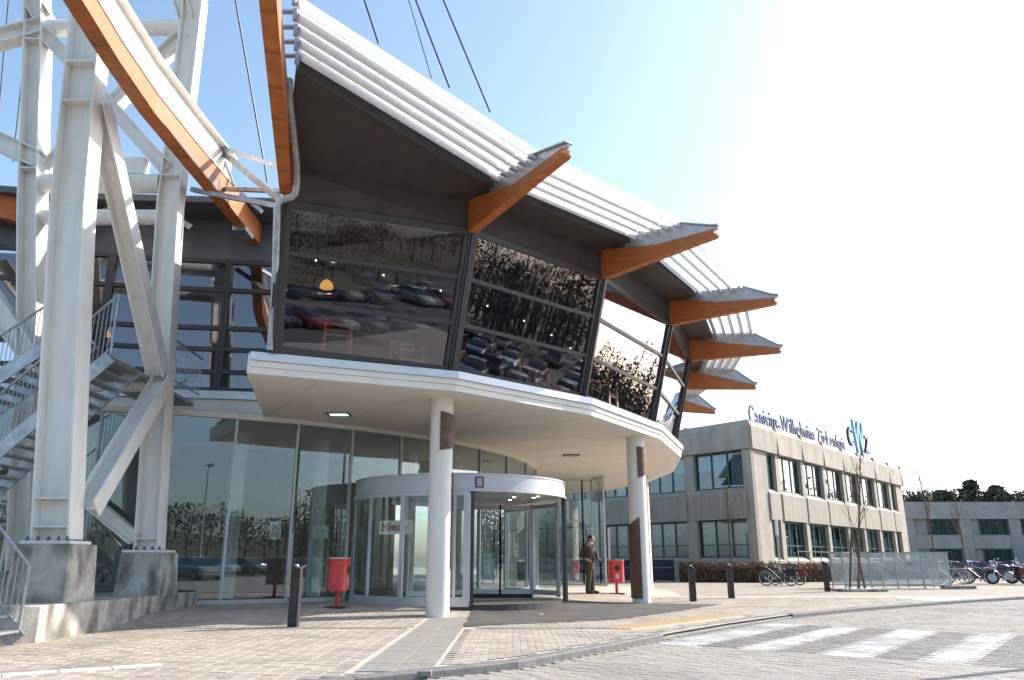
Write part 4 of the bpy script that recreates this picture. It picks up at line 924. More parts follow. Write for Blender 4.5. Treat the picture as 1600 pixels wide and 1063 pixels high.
# ---- conifers behind
M_pine = mat('pine_needles', (.045, .065, .045), .8, col2=(.075, .09, .06), scale=1.5); M_bark = mat('bark', (.10, .075, .055), .9, var=.3, scale=8, bump=.3)
def leaf_cloud(pts, size, name, m, parent, aniso=1.0):
    n = len(pts); P = np.array(pts); u = rng.normal(size=(n, 3)); u /= np.linalg.norm(u, axis=1)[:, None]; w = rng.normal(size=(n, 3)); w -= u * (u * w).sum(1)[:, None]; w /= np.linalg.norm(w, axis=1)[:, None]
    s_ = size * rng.uniform(.5, 1.3, (n, 1)); a = P + u * s_; b = P - u * s_ * .7 + w * s_ * aniso * .6; c = P - u * s_ * .7 - w * s_ * aniso * .6
    vv = np.stack([a, b, c], 1).reshape(-1, 3) - np.array(wl(parent)); f = np.arange(n * 3).reshape(-1, 3)
    me = bpy.data.meshes.new(name); me.from_pydata(vv.tolist(), [], f.tolist()); me.materials.append(m); o = bpy.data.objects.new(name, me); COL.objects.link(o); o.parent = parent; return o
def conifer(x, y, h, r, lb, grp, z=0, n=2600):
    t = thing('pine_tree', lb, 'tree', (x, y, z), grp)
    MB().tube([(x, y, z), (x + .1, y, z + h * .5), (x, y, z + h * .97)], [.22, .14, .03], 8).build('trunk', M_bark, t)
    pts = []
    whorls = int(h * 2.2)
    br = MB()
    for k in range(whorls):
        f = k / whorls; zz = z + h * (.08 + .9 * f); rad = r * (1 - f) ** .55 * rng.uniform(.8, 1.2) + .3
        for j in range(6):
            a = rng.uniform(0, 2 * PI); L_ = rad * rng.uniform(.6, 1.1); m_ = max(3, int(n / whorls / 6)); e = V(x + math.cos(a) * L_, y + math.sin(a) * L_, zz - L_ * .18)
            br.tube([(x, y, zz), e], [.03, .008], 4, caps=False)
            for q in rng.uniform(.1, 1.08, m_): pts.append((x + math.cos(a) * L_ * q + rng.normal(0, .16), y + math.sin(a) * L_ * q + rng.normal(0, .16), zz - L_ * q * .18 + rng.normal(0, .10)))
    br.build('branches', M_bark, t, kind='stuff'); leaf_cloud(pts, .25, 'crown', M_pine, t, .8)
for i, (px_, y, h, r, lb) in enumerate(((49.2, 101, 9.0, 2.6, 'leftmost dark pine above the far wing'), (52.6, 103, 9.6, 2.5, 'second pine from the left above the far wing'), (55.6, 101, 9.9, 2.3, 'dark pine third from the left above the far wing'),
        (59.4, 102, 11.6, 3.0, 'tallest dark pine above the far wing'), (63.2, 103, 11.0, 3.2, 'broad pine right of the tallest one'), (67.2, 102, 10.4, 2.4, 'pine at the right edge of the picture'), (70.5, 104, 10.0, 2.6, 'pine cut by the right edge of the picture'), (47.0, 104, 8.9, 2.6, 'low pine just right of the beige wing end'), (57.5, 106, 10.6, 2.6, 'pine between the third and the tallest, further back'), (65.3, 106, 10.9, 2.8, 'pine behind the gap left of the right edge'))): conifer(px_, y, h, r, lb, 'pines above the far wing', n=9500)
und = MB(); 
M_scrub = mat('brown_scrub', (.07, .055, .04), .9, col2=(.05, .06, .035), scale=.8)
pts = [(rng.uniform(44, 78), rng.uniform(99, 107), rng.uniform(4, 9.9) - abs(rng.normal(0, .5))) for _ in range(26000)]
o = leaf_cloud(pts, .24, 'undergrowth', M_scrub, None); o['kind'] = 'stuff'; o['label'] = 'brown scrub between the pines behind the far wing'
# ---- hedge, low blue wall, railing
def hedge(p, q, w, h, lb, n=9000):
    p, q = V(*p, 0), V(*q, 0); d = (q - p); nn = V(-d.y, d.x, 0).normalized(); t = thing('hedge', lb, 'hedge', tuple(lerp(p, q, .5)))
    pts = []
    for _ in range(n):
        s_, e, z = rng.random(), rng.uniform(-.5, .5), rng.random() ** .8
        hh = h * (1 + .06 * math.sin(s_ * 60) + rng.normal(0, .03)); c = p + d * s_ + nn * e * w; pts.append((c.x, c.y, .03 + z * hh))
    leaf_cloud(pts, .065, 'twig_mass', mat('brown_hedge_leaf', (.16, .085, .05), .85, col2=(.24, .15, .09), scale=9), t)
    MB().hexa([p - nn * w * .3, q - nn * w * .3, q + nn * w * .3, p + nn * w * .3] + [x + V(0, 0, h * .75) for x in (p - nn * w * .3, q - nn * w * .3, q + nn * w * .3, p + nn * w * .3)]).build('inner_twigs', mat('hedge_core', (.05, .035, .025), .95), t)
hedge((9.2, 44.6), (14.2, 43.6), .9, .95, 'brown beech hedge below the shaded hospital corner')
hedge((14.3, 43.7), (21.6, 47.5), .9, .9, 'brown beech hedge behind the bicycles in front of the hospital')
M_bluew = mat('dark_blue_panel', (.025, .03, .075), .6, var=.1)
def bluewall(p, q, h, lb, n):
    p, q = V(*p, 0), V(*q, 0); t = thing('blue_fence', lb, 'fence', tuple(lerp(p, q, .5)))
    for k in range(n):
        a, b = lerp(p, q, (k + .01) / n), lerp(p, q, (k + .99) / n); MB().bar(a + V(0, 0, h * .32), b + V(0, 0, h * .32), .06, h * .56).build('panel', M_bluew, t); MB().bar(a + V(0, 0, h * .80), b + V(0, 0, h * .80), .06, h * .34).build('panel', M_bluew, t)
    for k in range(n + 1): c = lerp(p, q, k / n); MB().bar(c, c + V(0, 0, h), .08, .08).build('post', M_bluew, t)
bluewall((3.9, 48.2), (9.0, 45.2), 1.2, 'dark blue panel fence at the foot of the shaded hospital wall', 5)
bluewall((21.8, 47.6), (31, 50.5), 1.1, 'dark blue panel fence behind the bicycle shelter and parked bikes', 8)
rl = thing('handrail', 'thin dark metal handrail in front of the lower hospital windows', 'railing', tuple(Pf(10, 0, 1.4)))
b = MB()
for z in (1.62, 1.0): b.tube([Pf(2.2, z, 1.4), Pf(32, z, 1.4)], .025, 6)
b.build('rail', M_greyclad, rl)
for s_ in np.arange(2.2, 32.1, 1.86): MB().tube([Pf(s_, 0, 1.4), Pf(s_, 1.62, 1.4)], .025, 6).build('post', M_greyclad, rl)

# ================================================================ STREET FURNITURE
def bollard(x, y, lb, h=1.0):
    z = gz(x, y); t = thing('bollard', lb, 'bollard', (x, y, z), 'dark wooden bollards')
    w = .085
    MB().add([(x + a * w, y + b * w, z - .02) for a, b in ((-1, -1), (1, -1), (1, 1), (-1, 1))] + [(x + a * w, y + b * w, z + h - .14) for a, b in ((-1, -1), (1, -1), (1, 1), (-1, 1))] +
             [(x - w, y - w, z + h - .02), (x + w, y - w, z + h - .10), (x + w, y + w, z + h - .10), (x - w, y + w, z + h - .02)],
             [(0, 1, 5, 4), (1, 2, 6, 5), (2, 3, 7, 6), (3, 0, 4, 7), (4, 5, 9, 8), (5, 6, 10, 9), (6, 7, 11, 10), (7, 4, 8, 11), (8, 9, 10, 11), (3, 2, 1, 0)]).build('post', M_bollard, t, bevel=.008)
    MB().lathe([(.045, 0), (.05, .02), (.04, .045), (.012, .055)], (x - .02, y, z + h - .075), 12).build('cap', M_galv, t, smooth=True)
bollard(-3.82, 14.42, 'dark square bollard standing alone in front of the tinted glass wall', 1.08)
bollard(5.15, 23.29, 'left dark bollard of the pair right of the white column', 1.02)
bollard(6.77, 25.24, 'right dark bollard of the pair right of the white column', 1.04)
bollard(11.96, 30.95, 'dark bollard beside the staked young tree by the bicycle shelter', 1.12)
def bin_(x, y, rz, lb, h=1.1):
    z = gz(x, y); t = thing('litter_bin', lb, 'bin', (x, y, z), 'red litter bins'); q = Matrix.Rotation(rz, 3, 'Z'); o = V(x, y, z)
    MB().box(o + V(0, 0, .015), (.55, .5, .03), q).build('base_plate', mat('rusty_plate', (.09, .05, .04), .8), t)
    MB().tube([o + V(0, 0, .02), o + V(0, 0, .42)], .055, 14).build('pole', M_red, t, smooth=True)
    b = MB(); n = 36; prof = [(.285, .36), (.30, .37), (.30, .40), (.295, .41), (.295, 1.02), (.305, 1.03), (.305, 1.06)]
    vs = []
    for r_, zz in prof:
        for k in range(n):
            a = 2 * PI * k / n; c, s_ = math.cos(a), math.sin(a); e = 2.8
            rr_ = (abs(c) ** e + abs(s_ * 1.18) ** e) ** (-1 / e); vs.append(o + q @ V(rr_ * r_ * c, rr_ * r_ * s_, zz))
    fs = [(i * n + k, i * n + (k + 1) % n, (i + 1) * n + (k + 1) % n, (i + 1) * n + k) for i in range(len(prof) - 1) for k in range(n)] + [tuple(range(n))[::-1], tuple(len(prof) * n - n + k for k in range(n))]
    b.add(vs, fs); body = b.build('body', M_red, t, smooth=True)
    l = MB(); vs2 = [v + V(0, 0, zz) for zz in (.0, .03) for v in vs[-n:]]; l.add(vs2, [(k, (k + 1) % n, n + (k + 1) % n, n + k) for k in range(n)] + [tuple(range(n))[::-1], tuple(range(n, 2 * n))]); l.build('lid', M_galv, t)
    def disc(c, nrm, r_, th, name, m, ri=0):
        nrm = q @ V(*nrm); u = nrm.cross(V(0, 0, 1)).normalized(); w = V(0, 0, 1); c = o + q @ V(*c); n_ = 24; d_ = MB()
        vs = []
        for e in (0, th):
            for rad in ((r_,) if not ri else (r_, ri)):
                vs += [c + nrm * e + u * rad * math.cos(2 * PI * k / n_) + w * rad * math.sin(2 * PI * k / n_) for k in range(n_)]
        if not ri: d_.add(vs, [tuple(range(n_, 2 * n_)), tuple(range(n_))[::-1]] + [(k, (k + 1) % n_, n_ + (k + 1) % n_, n_ + k) for k in range(n_)])
        else: d_.add(vs, [(2 * n_ + k, 2 * n_ + (k + 1) % n_, 3 * n_ + (k + 1) % n_, 3 * n_ + k) for k in range(n_)] + [(k, (k + 1) % n_, 2 * n_ + (k + 1) % n_, 2 * n_ + k) for k in range(n_)])
        return d_.build(name, m, body)
    for s_ in (-1, 1):
        disc((0, s_ * -.243, .82), (0, -s_, 0), .098, .014, 'opening', M_black)
        disc((0, s_ * -.243, .56), (0, -s_, 0), .085, .013, 'sticker', M_wsign); disc((0, s_ * -.256, .56), (0, -s_, 0), .080, .003, 'sticker_ring', M_red, .066)
        # small tilted hand-and-litter mark
        for dx, dz, a, w_, h_ in ((-.015, .0, .5, .022, .07), (.02, .02, -.5, .018, .05), (.01, -.03, 1.2, .018, .05)):
            MB().box(o + q @ V(dx, s_ * -.262, .56 + dz), (w_, .003, h_), q @ Matrix.Rotation(a, 3, 'Y')).build('sticker_mark', M_red, body)
    t.scale = (.83, .83, .95)
    return t
bin_(-3.75, 17.6, R(82), 'red litter bin on a post beside the revolving door')
bin_(3.3, 25.7, R(2), 'red litter bin behind the walking man')
# grey pole with white sleeve by the bicycles, and pole behind the bin
pt = thing('sign_post', 'grey post with a white sleeve beside the parked bicycles', 'post', (12.9, 39.0, 0))
MB().tube([(12.9, 39, 0), (12.9, 39, 3.0)], .045, 10).build('pole', M_galv, pt); MB().tube([(12.9, 39, 2.3), (12.9, 39, 3.02)], .075, 12).build('sleeve', M_wsign, pt)
pt = thing('sign_post', 'slim pale post behind the red bin at the hospital wall', 'post', (5.55, 46.0, 0))
MB().tube([(5.55, 46, 0), (5.55, 46, 2.9)], .07, 10).build('pole', M_wsign, pt)
# ---- bicycle shelter
sh = thing('bicycle_shelter', 'low transparent bicycle shelter of scratched panels in a grey frame', 'shelter', (16, 34, 0))
X0, X1, Y0, HT = 13.75, 18.1, 33.6, 1.42
m_post = []
for k in range(5):
    x = X0 + (X1 - X0) * k / 4
    MB().bar((x, Y0, 0), (x, Y0, HT), .05, .05).build('post', M_galv, sh)
    MB().bar((x + .12, Y0 + 1.6, 0), (x + .12, Y0 + 1.6, HT), .05, .05).build('post', M_galv, sh)
    MB().bar((x, Y0 - .1, HT + .03), (x + .12, Y0 + 1.7, HT + .03), .05, .05).build('roof_bar', M_galv, sh)
for y, n_ in ((Y0, 'rail'), (Y0 + 1.6, 'rail')):
    for z in (HT - .02, HT - .28, .12): MB().bar((X0, y, z), (X1 + (.12 if y > Y0 else 0), y, z), .035, .05).build(n_, M_galv, sh)
def hz_pane(p):
    n = (p[1] - p[0]).cross(p[3] - p[0]).normalized() * .004; MB().hexa([x - n for x in p] + [x + n for x in p]).build('panel', M_plexmix, sh)
M_plexmix = bpy.data.materials.new('hazy_panel'); M_plexmix.use_nodes = True
t_ = M_plexmix.node_tree; p_ = t_.nodes['Principled BSDF']; o_ = t_.nodes['Material Output']
p_.inputs['Base Color'].default_value = (.62, .65, .65, 1); p_.inputs['Roughness'].default_value = .25
tr_ = t_.nodes.new('ShaderNodeBsdfTransparent'); mx_ = t_.nodes.new('ShaderNodeMixShader'); tr_.inputs[0].default_value = (.93, .95, .95, 1)
nz2 = t_.nodes.new('ShaderNodeTexNoise'); nz2.inputs['Scale'].default_value = 2.2; nz2.inputs['Detail'].default_value = 8
rp2 = t_.nodes.new('ShaderNodeValToRGB'); rp2.color_ramp.elements[0].position = .3; rp2.color_ramp.elements[0].color = (.08,) * 3 + (1,); rp2.color_ramp.elements[1].position = .75; rp2.color_ramp.elements[1].color = (.38,) * 3 + (1,)
g_ = t_.nodes.new('ShaderNodeNewGeometry'); t_.links.new(g_.outputs['Position'], nz2.inputs['Vector']); t_.links.new(nz2.outputs[0], rp2.inputs[0]); t_.links.new(rp2.outputs[0], mx_.inputs[0])
t_.links.new(tr_.outputs[0], mx_.inputs[1]); t_.links.new(p_.outputs[0], mx_.inputs[2]); t_.links.new(mx_.outputs[0], o_.inputs[0])
for k in range(4):
    a, b = X0 + (X1 - X0) * k / 4 + .03, X0 + (X1 - X0) * (k + 1) / 4 - .03
    hz_pane([V(a, Y0, .15), V(b, Y0, .15), V(b, Y0, HT - .05), V(a, Y0, HT - .05)]); hz_pane([V(a + .12, Y0 + 1.6, .15), V(b + .12, Y0 + 1.6, .15), V(b + .12, Y0 + 1.6, HT - .05), V(a + .12, Y0 + 1.6, HT - .05)])
for x in (X0, X1): hz_pane([V(x, Y0 + .03, .15), V(x + .12, Y0 + 1.57, .15), V(x + .12, Y0 + 1.57, HT - .05), V(x, Y0 + .03, HT - .05)])
MB().box((X1 + .2, Y0 - .15, .06), (1.3, .35, .12)).build('ballast', M_conc, sh)
# ---- bicycles
M_tyre = M_black; M_chrome = mat('chrome', (.7, .7, .7), .15, 1.0, var=.02)
def bicycle(x, y, rz, lb, col, bags=None, lean=.06, grp='parked bicycles'):
    t = thing('bicycle', lb, 'bicycle', (x, y, 0), grp)
    mf = mat('frame_%s' % '_'.join('%02d' % int(c * 99) for c in col), col, .35)
    q = Matrix.Rotation(rz, 3, 'Z') @ Matrix.Rotation(lean, 3, 'X'); T = lambda *a: V(x, y, 0) + q @ V(*a)
    r = .34; R0, F0 = (-.55, 0, r), (.55, 0, r)
    for c, wn in ((R0, 'wheel'), (F0, 'wheel')):
        b = MB(); pts = [T(c[0] + (r - .02) * math.cos(2 * PI * k / 28), 0, c[2] + (r - .02) * math.sin(2 * PI * k / 28)) for k in range(29)]
        b.tube(pts, .02, 6, caps=False); w = b.build('wheel', M_tyre, t)
        b = MB(); b.tube([T(c[0] + (r - .05) * math.cos(2 * PI * k / 28), 0, c[2] + (r - .05) * math.sin(2 * PI * k / 28)) for k in range(29)], .012, 5, caps=False)
        for k in range(14): a = 2 * PI * k / 14; b.tube([T(c[0], 0, c[2]), T(c[0] + (r - .05) * math.cos(a), 0, c[2] + (r - .05) * math.sin(a))], .003, 3, caps=False)
        b.tube([T(c[0], -.05, c[2]), T(c[0], .05, c[2])], .025, 8); b.build('rim', M_chrome, w)
        b = MB(); b.tube([T(c[0] + (r + .03) * math.cos(a), 0, c[2] + (r + .03) * math.sin(a)) for a in np.linspace(R(20), R(175), 12)], .022, 6); b.build('mudguard', mf, t)
    bb, st_, hd_, hb = (-.10, 0, .29), (-.27, 0, .86), (.36, 0, .88), (.40, 0, .76)
    b = MB()
    for a, c in ((bb, st_), (bb, hb), ((-.22, 0, .70), hd_), (bb, R0), ((-.24, 0, .78), R0)): b.tube([T(*a), T(*c)], .018, 8)
    b.tube([T(*hd_), T(.45, 0, .62), T(*F0)], .016, 8); b.build('frame', mf, t)
    MB().tube([T(.10 - .22, -.05, .30), T(-.55, -.05, .36)], .035, 8).build('chain_guard', M_black, t)
    b = MB(); b.tube([T(-.10, -.1, .29), T(-.10, -.1, .13)], .012, 6); b.tube([T(-.10, .1, .29), T(-.10, .1, .45)], .012, 6); b.box(T(-.1, -.15, .13), (.09, .08, .02), q); b.box(T(-.1, .15, .45), (.09, .08, .02), q); b.build('pedals', M_black, t)
    b = MB(); b.add([T(*p) for p in ((-.42, -.1, .93), (-.42, .1, .93), (-.12, .025, .93), (-.12, -.025, .93), (-.40, -.08, .98), (-.40, .08, .98), (-.14, .02, .96), (-.14, -.02, .96))], [(0, 1, 2, 3), (4, 5, 6, 7), (0, 1, 5, 4), (1, 2, 6, 5), (2, 3, 7, 6), (3, 0, 4, 7)]); b.tube([T(-.27, 0, .84), T(-.28, 0, .94)], .014, 6); b.build('saddle', M_black, t)
    b = MB(); b.tube([T(.35, 0, .86), T(.33, 0, 1.08)], .014, 6); b.tube([T(.12, -.27, 1.06), T(.25, -.26, 1.08), T(.38, -.12, 1.10), T(.38, .12, 1.10), T(.25, .26, 1.08), T(.12, .27, 1.06)], .012, 6); b.build('handlebar', M_chrome, t)
    MB().lathe([(.01, -.05), (.05, 0), (.05, .04)], T(.47, 0, .84), 10).build('headlamp', M_chrome, t)
    b = MB(); b.tube([T(-.28, 0, .76), T(-.78, 0, .74)], .01, 5)
    for sy in (-.07, .07): b.tube([T(-.30, sy, .75), T(-.80, sy, .74)], .008, 5); b.tube([T(-.55, sy, r), T(-.62, sy, .74)], .007, 5)
    b.build('carrier', M_galv, t)
    if bags:
        mb = mat('bag_%s' % '_'.join('%02d' % int(c * 99) for c in bags), bags, .7)
        for sy in (-.14, .14): MB().box(T(-.58, sy, .60), (.42, .13, .34), q).build('pannier', mb, t, bevel=.02)
    MB().box(T(-.86, 0, .62), (.02, .05, .06), q).build('rear_reflector', M_red, t)
bicycle(12.25, 37.4, R(172), 'dark city bicycle with black panniers leaning by the grey post', (.03, .03, .035), (.02, .02, .035), .08)
bicycle(12.95, 38.3, R(168), 'second bicycle with a red pannier behind the one at the grey post', (.05, .05, .06), (.10, .02, .02), -.05)
for i, (x, y, rz, c, bg_, lb) in enumerate(((21.3, 39.6, 150, (.35, .36, .37), None, 'silver bicycle nearest the shelter in the row at right'), (22.2, 40.4, 190, (.10, .02, .02), None, 'dark red bicycle second from the shelter in the row at right'),
        (23.0, 40.1, 155, (.03, .05, .04), None, 'dark green bicycle in the middle of the row at right'), (23.7, 41.2, 185, (.28, .29, .30), (.12, .02, .03), 'grey bicycle with maroon panniers in the row at right'),
        (25.2, 41.9, 160, (.03, .04, .12), (.02, .025, .06), 'blue bicycle with dark blue panniers at the right edge'), (26.5, 42.3, 175, (.03, .03, .03), None, 'black bicycle cut by the right edge of the picture'))): bicycle(x, y, R(rz), lb, c, bg_, .07 * (-1) ** i)
# ---- motorcycles at the right edge
def motorcycle(x, y, rz, lb, col, box):
    t = thing('motorcycle', lb, 'motorcycle', (x, y, 0), 'parked motorcycles'); q = Matrix.Rotation(rz, 3, 'Z') @ Matrix.Rotation(.12, 3, 'X'); T = lambda *a: V(x, y, 0) + q @ V(*a)
    mc = mat('moto_%s' % '_'.join('%02d' % int(c * 99) for c in col), col, .3, coat=.6)
    for cx in (-.70, .72):
        r = .31; b = MB(); b.tube([T(cx + (r - .06) * math.cos(2 * PI * k / 28), 0, r + (r - .06) * math.sin(2 * PI * k / 28)) for k in range(29)], .06, 8, caps=False); w = b.build('wheel', M_tyre, t, smooth=True)
        b = MB(); b.tube([T(cx, -.03, r), T(cx, .03, r)], .20, 20); b.build('rim', M_galv, w); b = MB(); b.tube([T(cx, -.075, r), T(cx, -.07, r)], .13, 18); b.build('brake_disc', M_chrome, w)
        MB().tube([T(cx + (r + .03) * math.cos(a), 0, r + (r + .03) * math.sin(a)) for a in np.linspace(R(35), R(150), 10)], .055, 8).build('mudguard', mc, t, smooth=True)
    b = MB(); b.ball(T(-.02, 0, .42), .26, .17, .20, 14, 8); b.box(T(.05, 0, .32), (.38, .26, .2), q); b.build('engine', M_galv, t, smooth=True)
    b = MB(); b.ball(T(.14, 0, .80), .30, .15, .15, 16, 10); b.build('tank', mc, t, smooth=True)
    b = MB(); b.ball(T(-.40, 0, .80), .36, .13, .075, 16, 8); b.build('seat', M_black, t, smooth=True)
    for sy in (-.09, .09): MB().tube([T(.72, sy, .31), T(.46, sy, .92)], .026, 8).build('fork', M_chrome, t)
    b = MB(); b.tube([T(.28, -.36, 1.0), T(.42, -.2, 1.03), T(.45, .2, 1.03), T(.28, .36, 1.0)], .016, 8); b.build('handlebar', M_chrome, t)
    for sy in (-.3, .3): MB().ball(T(.40, sy, 1.17), .03, .07, .045, 10, 6).build('mirror', M_chrome, t)
    MB().ball(T(.60, 0, .86), .09, .09, .09, 12, 8).build('headlight', M_chrome, t, smooth=True)
    MB().tube([T(.15, -.17, .28), T(-.3, -.19, .26), T(-.95, -.2, .36)], [.03, .045, .05], 10).build('exhaust', M_chrome, t, smooth=True)
    b = MB(); b.tube([T(-.70, .1, .31), T(-.1, .1, .36)], .03, 8); b.tube([T(-.55, .08, .70), T(.1, .08, .65), T(.48, 0, .90)], .022, 8); b.build('frame', M_black, t)
    hexs = [T(.62, -.16, .92), T(.62, .16, .92), T(.60, .16, .93), T(.60, -.16, .93), T(.42, -.13, 1.25), T(.42, .13, 1.25), T(.40, .13, 1.25), T(.40, -.13, 1.25)]; MB().hexa(hexs).build('windscreen', M_glasscar0, t)
    if box:
        mb = mat('box_%s' % '_'.join('%02d' % int(c * 99) for c in box), box, .5)
        for sy in (-.25, .25): MB().box(T(-.62, sy, .60), (.46, .17, .36), q).build('side_case', mb, t, bevel=.03)
M_glasscar0 = mat('dark_screen', (.03, .035, .04), .1)
motorcycle(24.1, 39.4, R(165), 'dark motorcycle with maroon side cases in the row of parked bikes', (.02, .02, .022), (.13, .025, .03))
motorcycle(25.35, 39.9, R(150), 'blue motorcycle half cut by the right edge of the picture', (.02, .03, .10), None)
# ---- bare young trees
M_twig = mat('bare_twig', (.16, .10, .07), .85, var=.25, scale=10)
def sapling(x, y, h, lb, seed, spread=1.0, stakes=True, n0=9):
    rs = np.random.default_rng(seed); t = thing('young_tree', lb, 'tree', (x, y, 0), 'bare young trees'); tr = MB(); cr = MB(); th = h * .42
    lean = V(rs.normal(0, .04), rs.normal(0, .04), 0)
    tr.tube([(x, y, 0), V(x, y, th) + lean * th, V(x, y, h * .98) + lean * h + V(rs.normal(0, .1), 0, 0)], [.055, .045, .010], 8); tr.build('trunk', M_twig, t)
    def br(p, d, L_, r_, lev):
        pts = [p]; dd = d.normalized()
        for k in range(4): dd = (dd + V(*rs.normal(0, .10, 3)) + V(0, 0, .10)).normalized(); pts.append(pts[-1] + dd * L_ / 4)
        cr.tube(pts, [r_ * (1 - .2 * k) for k in range(5)], 5, caps=False)
        if lev < 3:
            for k in range(rs.integers(3, 6)):
                q = pts[rs.integers(1, 5)]; a = rs.uniform(0, 2 * PI); br(q, dd + V(math.cos(a), math.sin(a), rs.uniform(0, .6)) * .75, L_ * rs.uniform(.35, .6), r_ * .5, lev + 1)
    for k in range(n0):
        f = .36 + .58 * k / n0; a = rs.uniform(0, 2 * PI); br(V(x, y, h * f) + lean * h * f, V(math.cos(a) * spread, math.sin(a) * spread, 1.3), h * .30 * (1.15 - f), .020, 1)
    cr.build('crown', M_twig, t)
    if stakes:
        for s_ in (-1, 1): MB().tube([(x + s_ * .30, y + .1, 0), (x + s_ * .03, y, 2.15)], .045, 8).build('stake', mat('weathered_stake', (.15, .10, .07), .9), t)
        MB().box((x, y, .04), (1.7, 1.2, .09)).build('tree_grate', M_conc, t)
sapling(13.25, 31.2, 5.6, 'bare young tree with two stakes in front of the bicycle shelter', 3, .8)
sapling(30.0, 53.5, 6.4, 'bare young tree with spreading twigs before the far wing', 5, .9, False)
sapling(24.8, 47.2, 8.0, 'slender bare tree at the far end of the beige hospital wing', 8, .5, False)
sapling(12.2, 44.9, 6.3, 'thin bare sapling before the shaded hospital corner', 11, .3, False, 6)
# ---- man walking to the left, head turned back to the right
def swept(b, rings, n=14):
    """rings: list of (centre, rx, ry) horizontal ellipses"""
    k0 = len(b.v)
    for c, rx, ry in rings:
        for k in range(n): a = 2 * PI * k / n; b.v.append(Vector(c) + V(rx * math.cos(a), ry * math.sin(a), 0))
    for i in range(len(rings) - 1):
        for k in range(n): a = k0 + i * n + k; c = k0 + i * n + (k + 1) % n; b.f.append((a, c, c + n, a + n)); b.mi.append(0)
    b.f.append(tuple(k0 + k for k in range(n))[::-1]); b.f.append(tuple(k0 + (len(rings) - 1) * n + k for k in range(n))); b.mi += [0, 0]
MX, MY = 2.37, 24.85; MZ = gz(MX, MY)
man = thing('person', 'man in brown suit jacket and olive trousers standing with hands at his waist', 'person', (MX, MY, MZ))
M_skin = mat('skin', (.50, .30, .21), .5); M_jack = mat('brown_jacket', (.075, .042, .032), .85, var=.2, scale=20); M_trou = mat('olive_trousers', (.065, .052, .030), .85, var=.2, scale=20); M_hair = mat('dark_hair', (.012, .010, .010), .6)
T = lambda x, y, z: V(MX + x, MY + y, MZ + z)
def skin_body():
    vs, es, rs = [], [], []
    def chain(pts, start=None):
        prev = start
        for p, r_ in pts:
            vs.append(T(*p)); rs.append(r_); i = len(vs) - 1
            if prev is not None: es.append((prev, i))
            prev = i
        return prev
    pelvis = chain([((0, 0, .92), .13)]); chest = chain([((.01, 0, 1.10), .125), ((.02, 0, 1.30), .14), ((.03, 0, 1.42), .10)], pelvis)
    neck = chain([((.05, 0, 1.49), .055), ((.075, 0, 1.545), .062), ((.085, 0, 1.60), .085), ((.08, 0, 1.655), .082)], chest)
    for s_, el, wr, palm in ((-1, (-.24, -.13, 1.12), (-.02, -.20, 1.02), (.06, -.19, .98)), (1, (.16, .20, 1.14), (.26, .10, 1.02), (.32, .05, 1.0))):
        sh_ = chain([((.02, s_ * .17, 1.39), .065), (el, .048), (wr, .033), (palm, .030)], chest)
        d = (V(*palm) - V(*wr)).normalized()
        for k in range(4):
            o_ = V(0, (k - 1.5) * .010, (k - 1.5) * -.016); p1 = V(*palm) + d * .055 + o_; p2 = p1 + d * (.035 + .006 * (k in (1, 2))) + V(0, 0, -.015)
            chain([(tuple(p1), .0095), (tuple(p2), .008)], sh_)
        chain([(tuple(V(*wr) + d * .05 + V(0, 0, .035)), .010), (tuple(V(*wr) + d * .085 + V(0, 0, .045)), .009)], sh_ - 0)
    for s_, kn, an, toe in ((-1, (.03, -.09, .49), (-.03, -.09, .09), (.12, -.10, .035)), (1, (.06, .08, .49), (.05, .09, .09), (.20, .10, .035))):
        chain([((0, s_ * .09, .86), .088), (kn, .06), (an, .045), (toe, .035)], pelvis)
    me = bpy.data.meshes.new('body'); me.from_pydata([v - man.location for v in vs], es, [])
    o = bpy.data.objects.new('body', me); COL.objects.link(o); m = o.modifiers.new('s', 'SKIN')
    for i, r_ in enumerate(rs): me.skin_vertices[0].data[i].radius = (r_, r_)
    me.skin_vertices[0].data[0].use_root = True
    ss = o.modifiers.new('ss', 'SUBSURF'); ss.levels = 2; ss.render_levels = 2
    dg = bpy.context.evaluated_depsgraph_get(); dg.update(); m2 = bpy.data.meshes.new_from_object(o.evaluated_get(dg)); bpy.data.objects.remove(o)
    m2.name = 'body'; m2.materials.clear(); m2.materials.append(M_skin); m2.polygons.foreach_set('use_smooth', [True] * len(m2.polygons))
    o = bpy.data.objects.new('body', m2); COL.objects.link(o); o.parent = man; return o
body = None
try:
    bm_t = bpy.data.meshes.new('x'); bpy.data.meshes.remove(bm_t)
    body = skin_body()
except Exception as ex: print('SKIN FAIL', ex)
b = MB(); swept(b, [(T(-.03, 0, .70), .19, .21), (T(-.02, 0, .84), .175, .20), (T(0, 0, 1.0), .155, .185), (T(.01, 0, 1.14), .15, .19), (T(.02, 0, 1.30), .155, .215), (T(.02, 0, 1.40), .13, .20), (T(.03, 0, 1.45), .09, .12), (T(.045, 0, 1.49), .065, .07)])
for s_, el, wr in ((-1, (-.24, -.13, 1.12), (-.04, -.20, 1.03)), (1, (.16, .20, 1.14), (.24, .11, 1.03))): b.tube([T(.02, s_ * .15, 1.41), T(.02 + el[0] * .35, s_ * .19, 1.33), T(*el), T(*wr)], [.07, .075, .062, .048], 12)
b.build('jacket', M_jack, man, smooth=True)
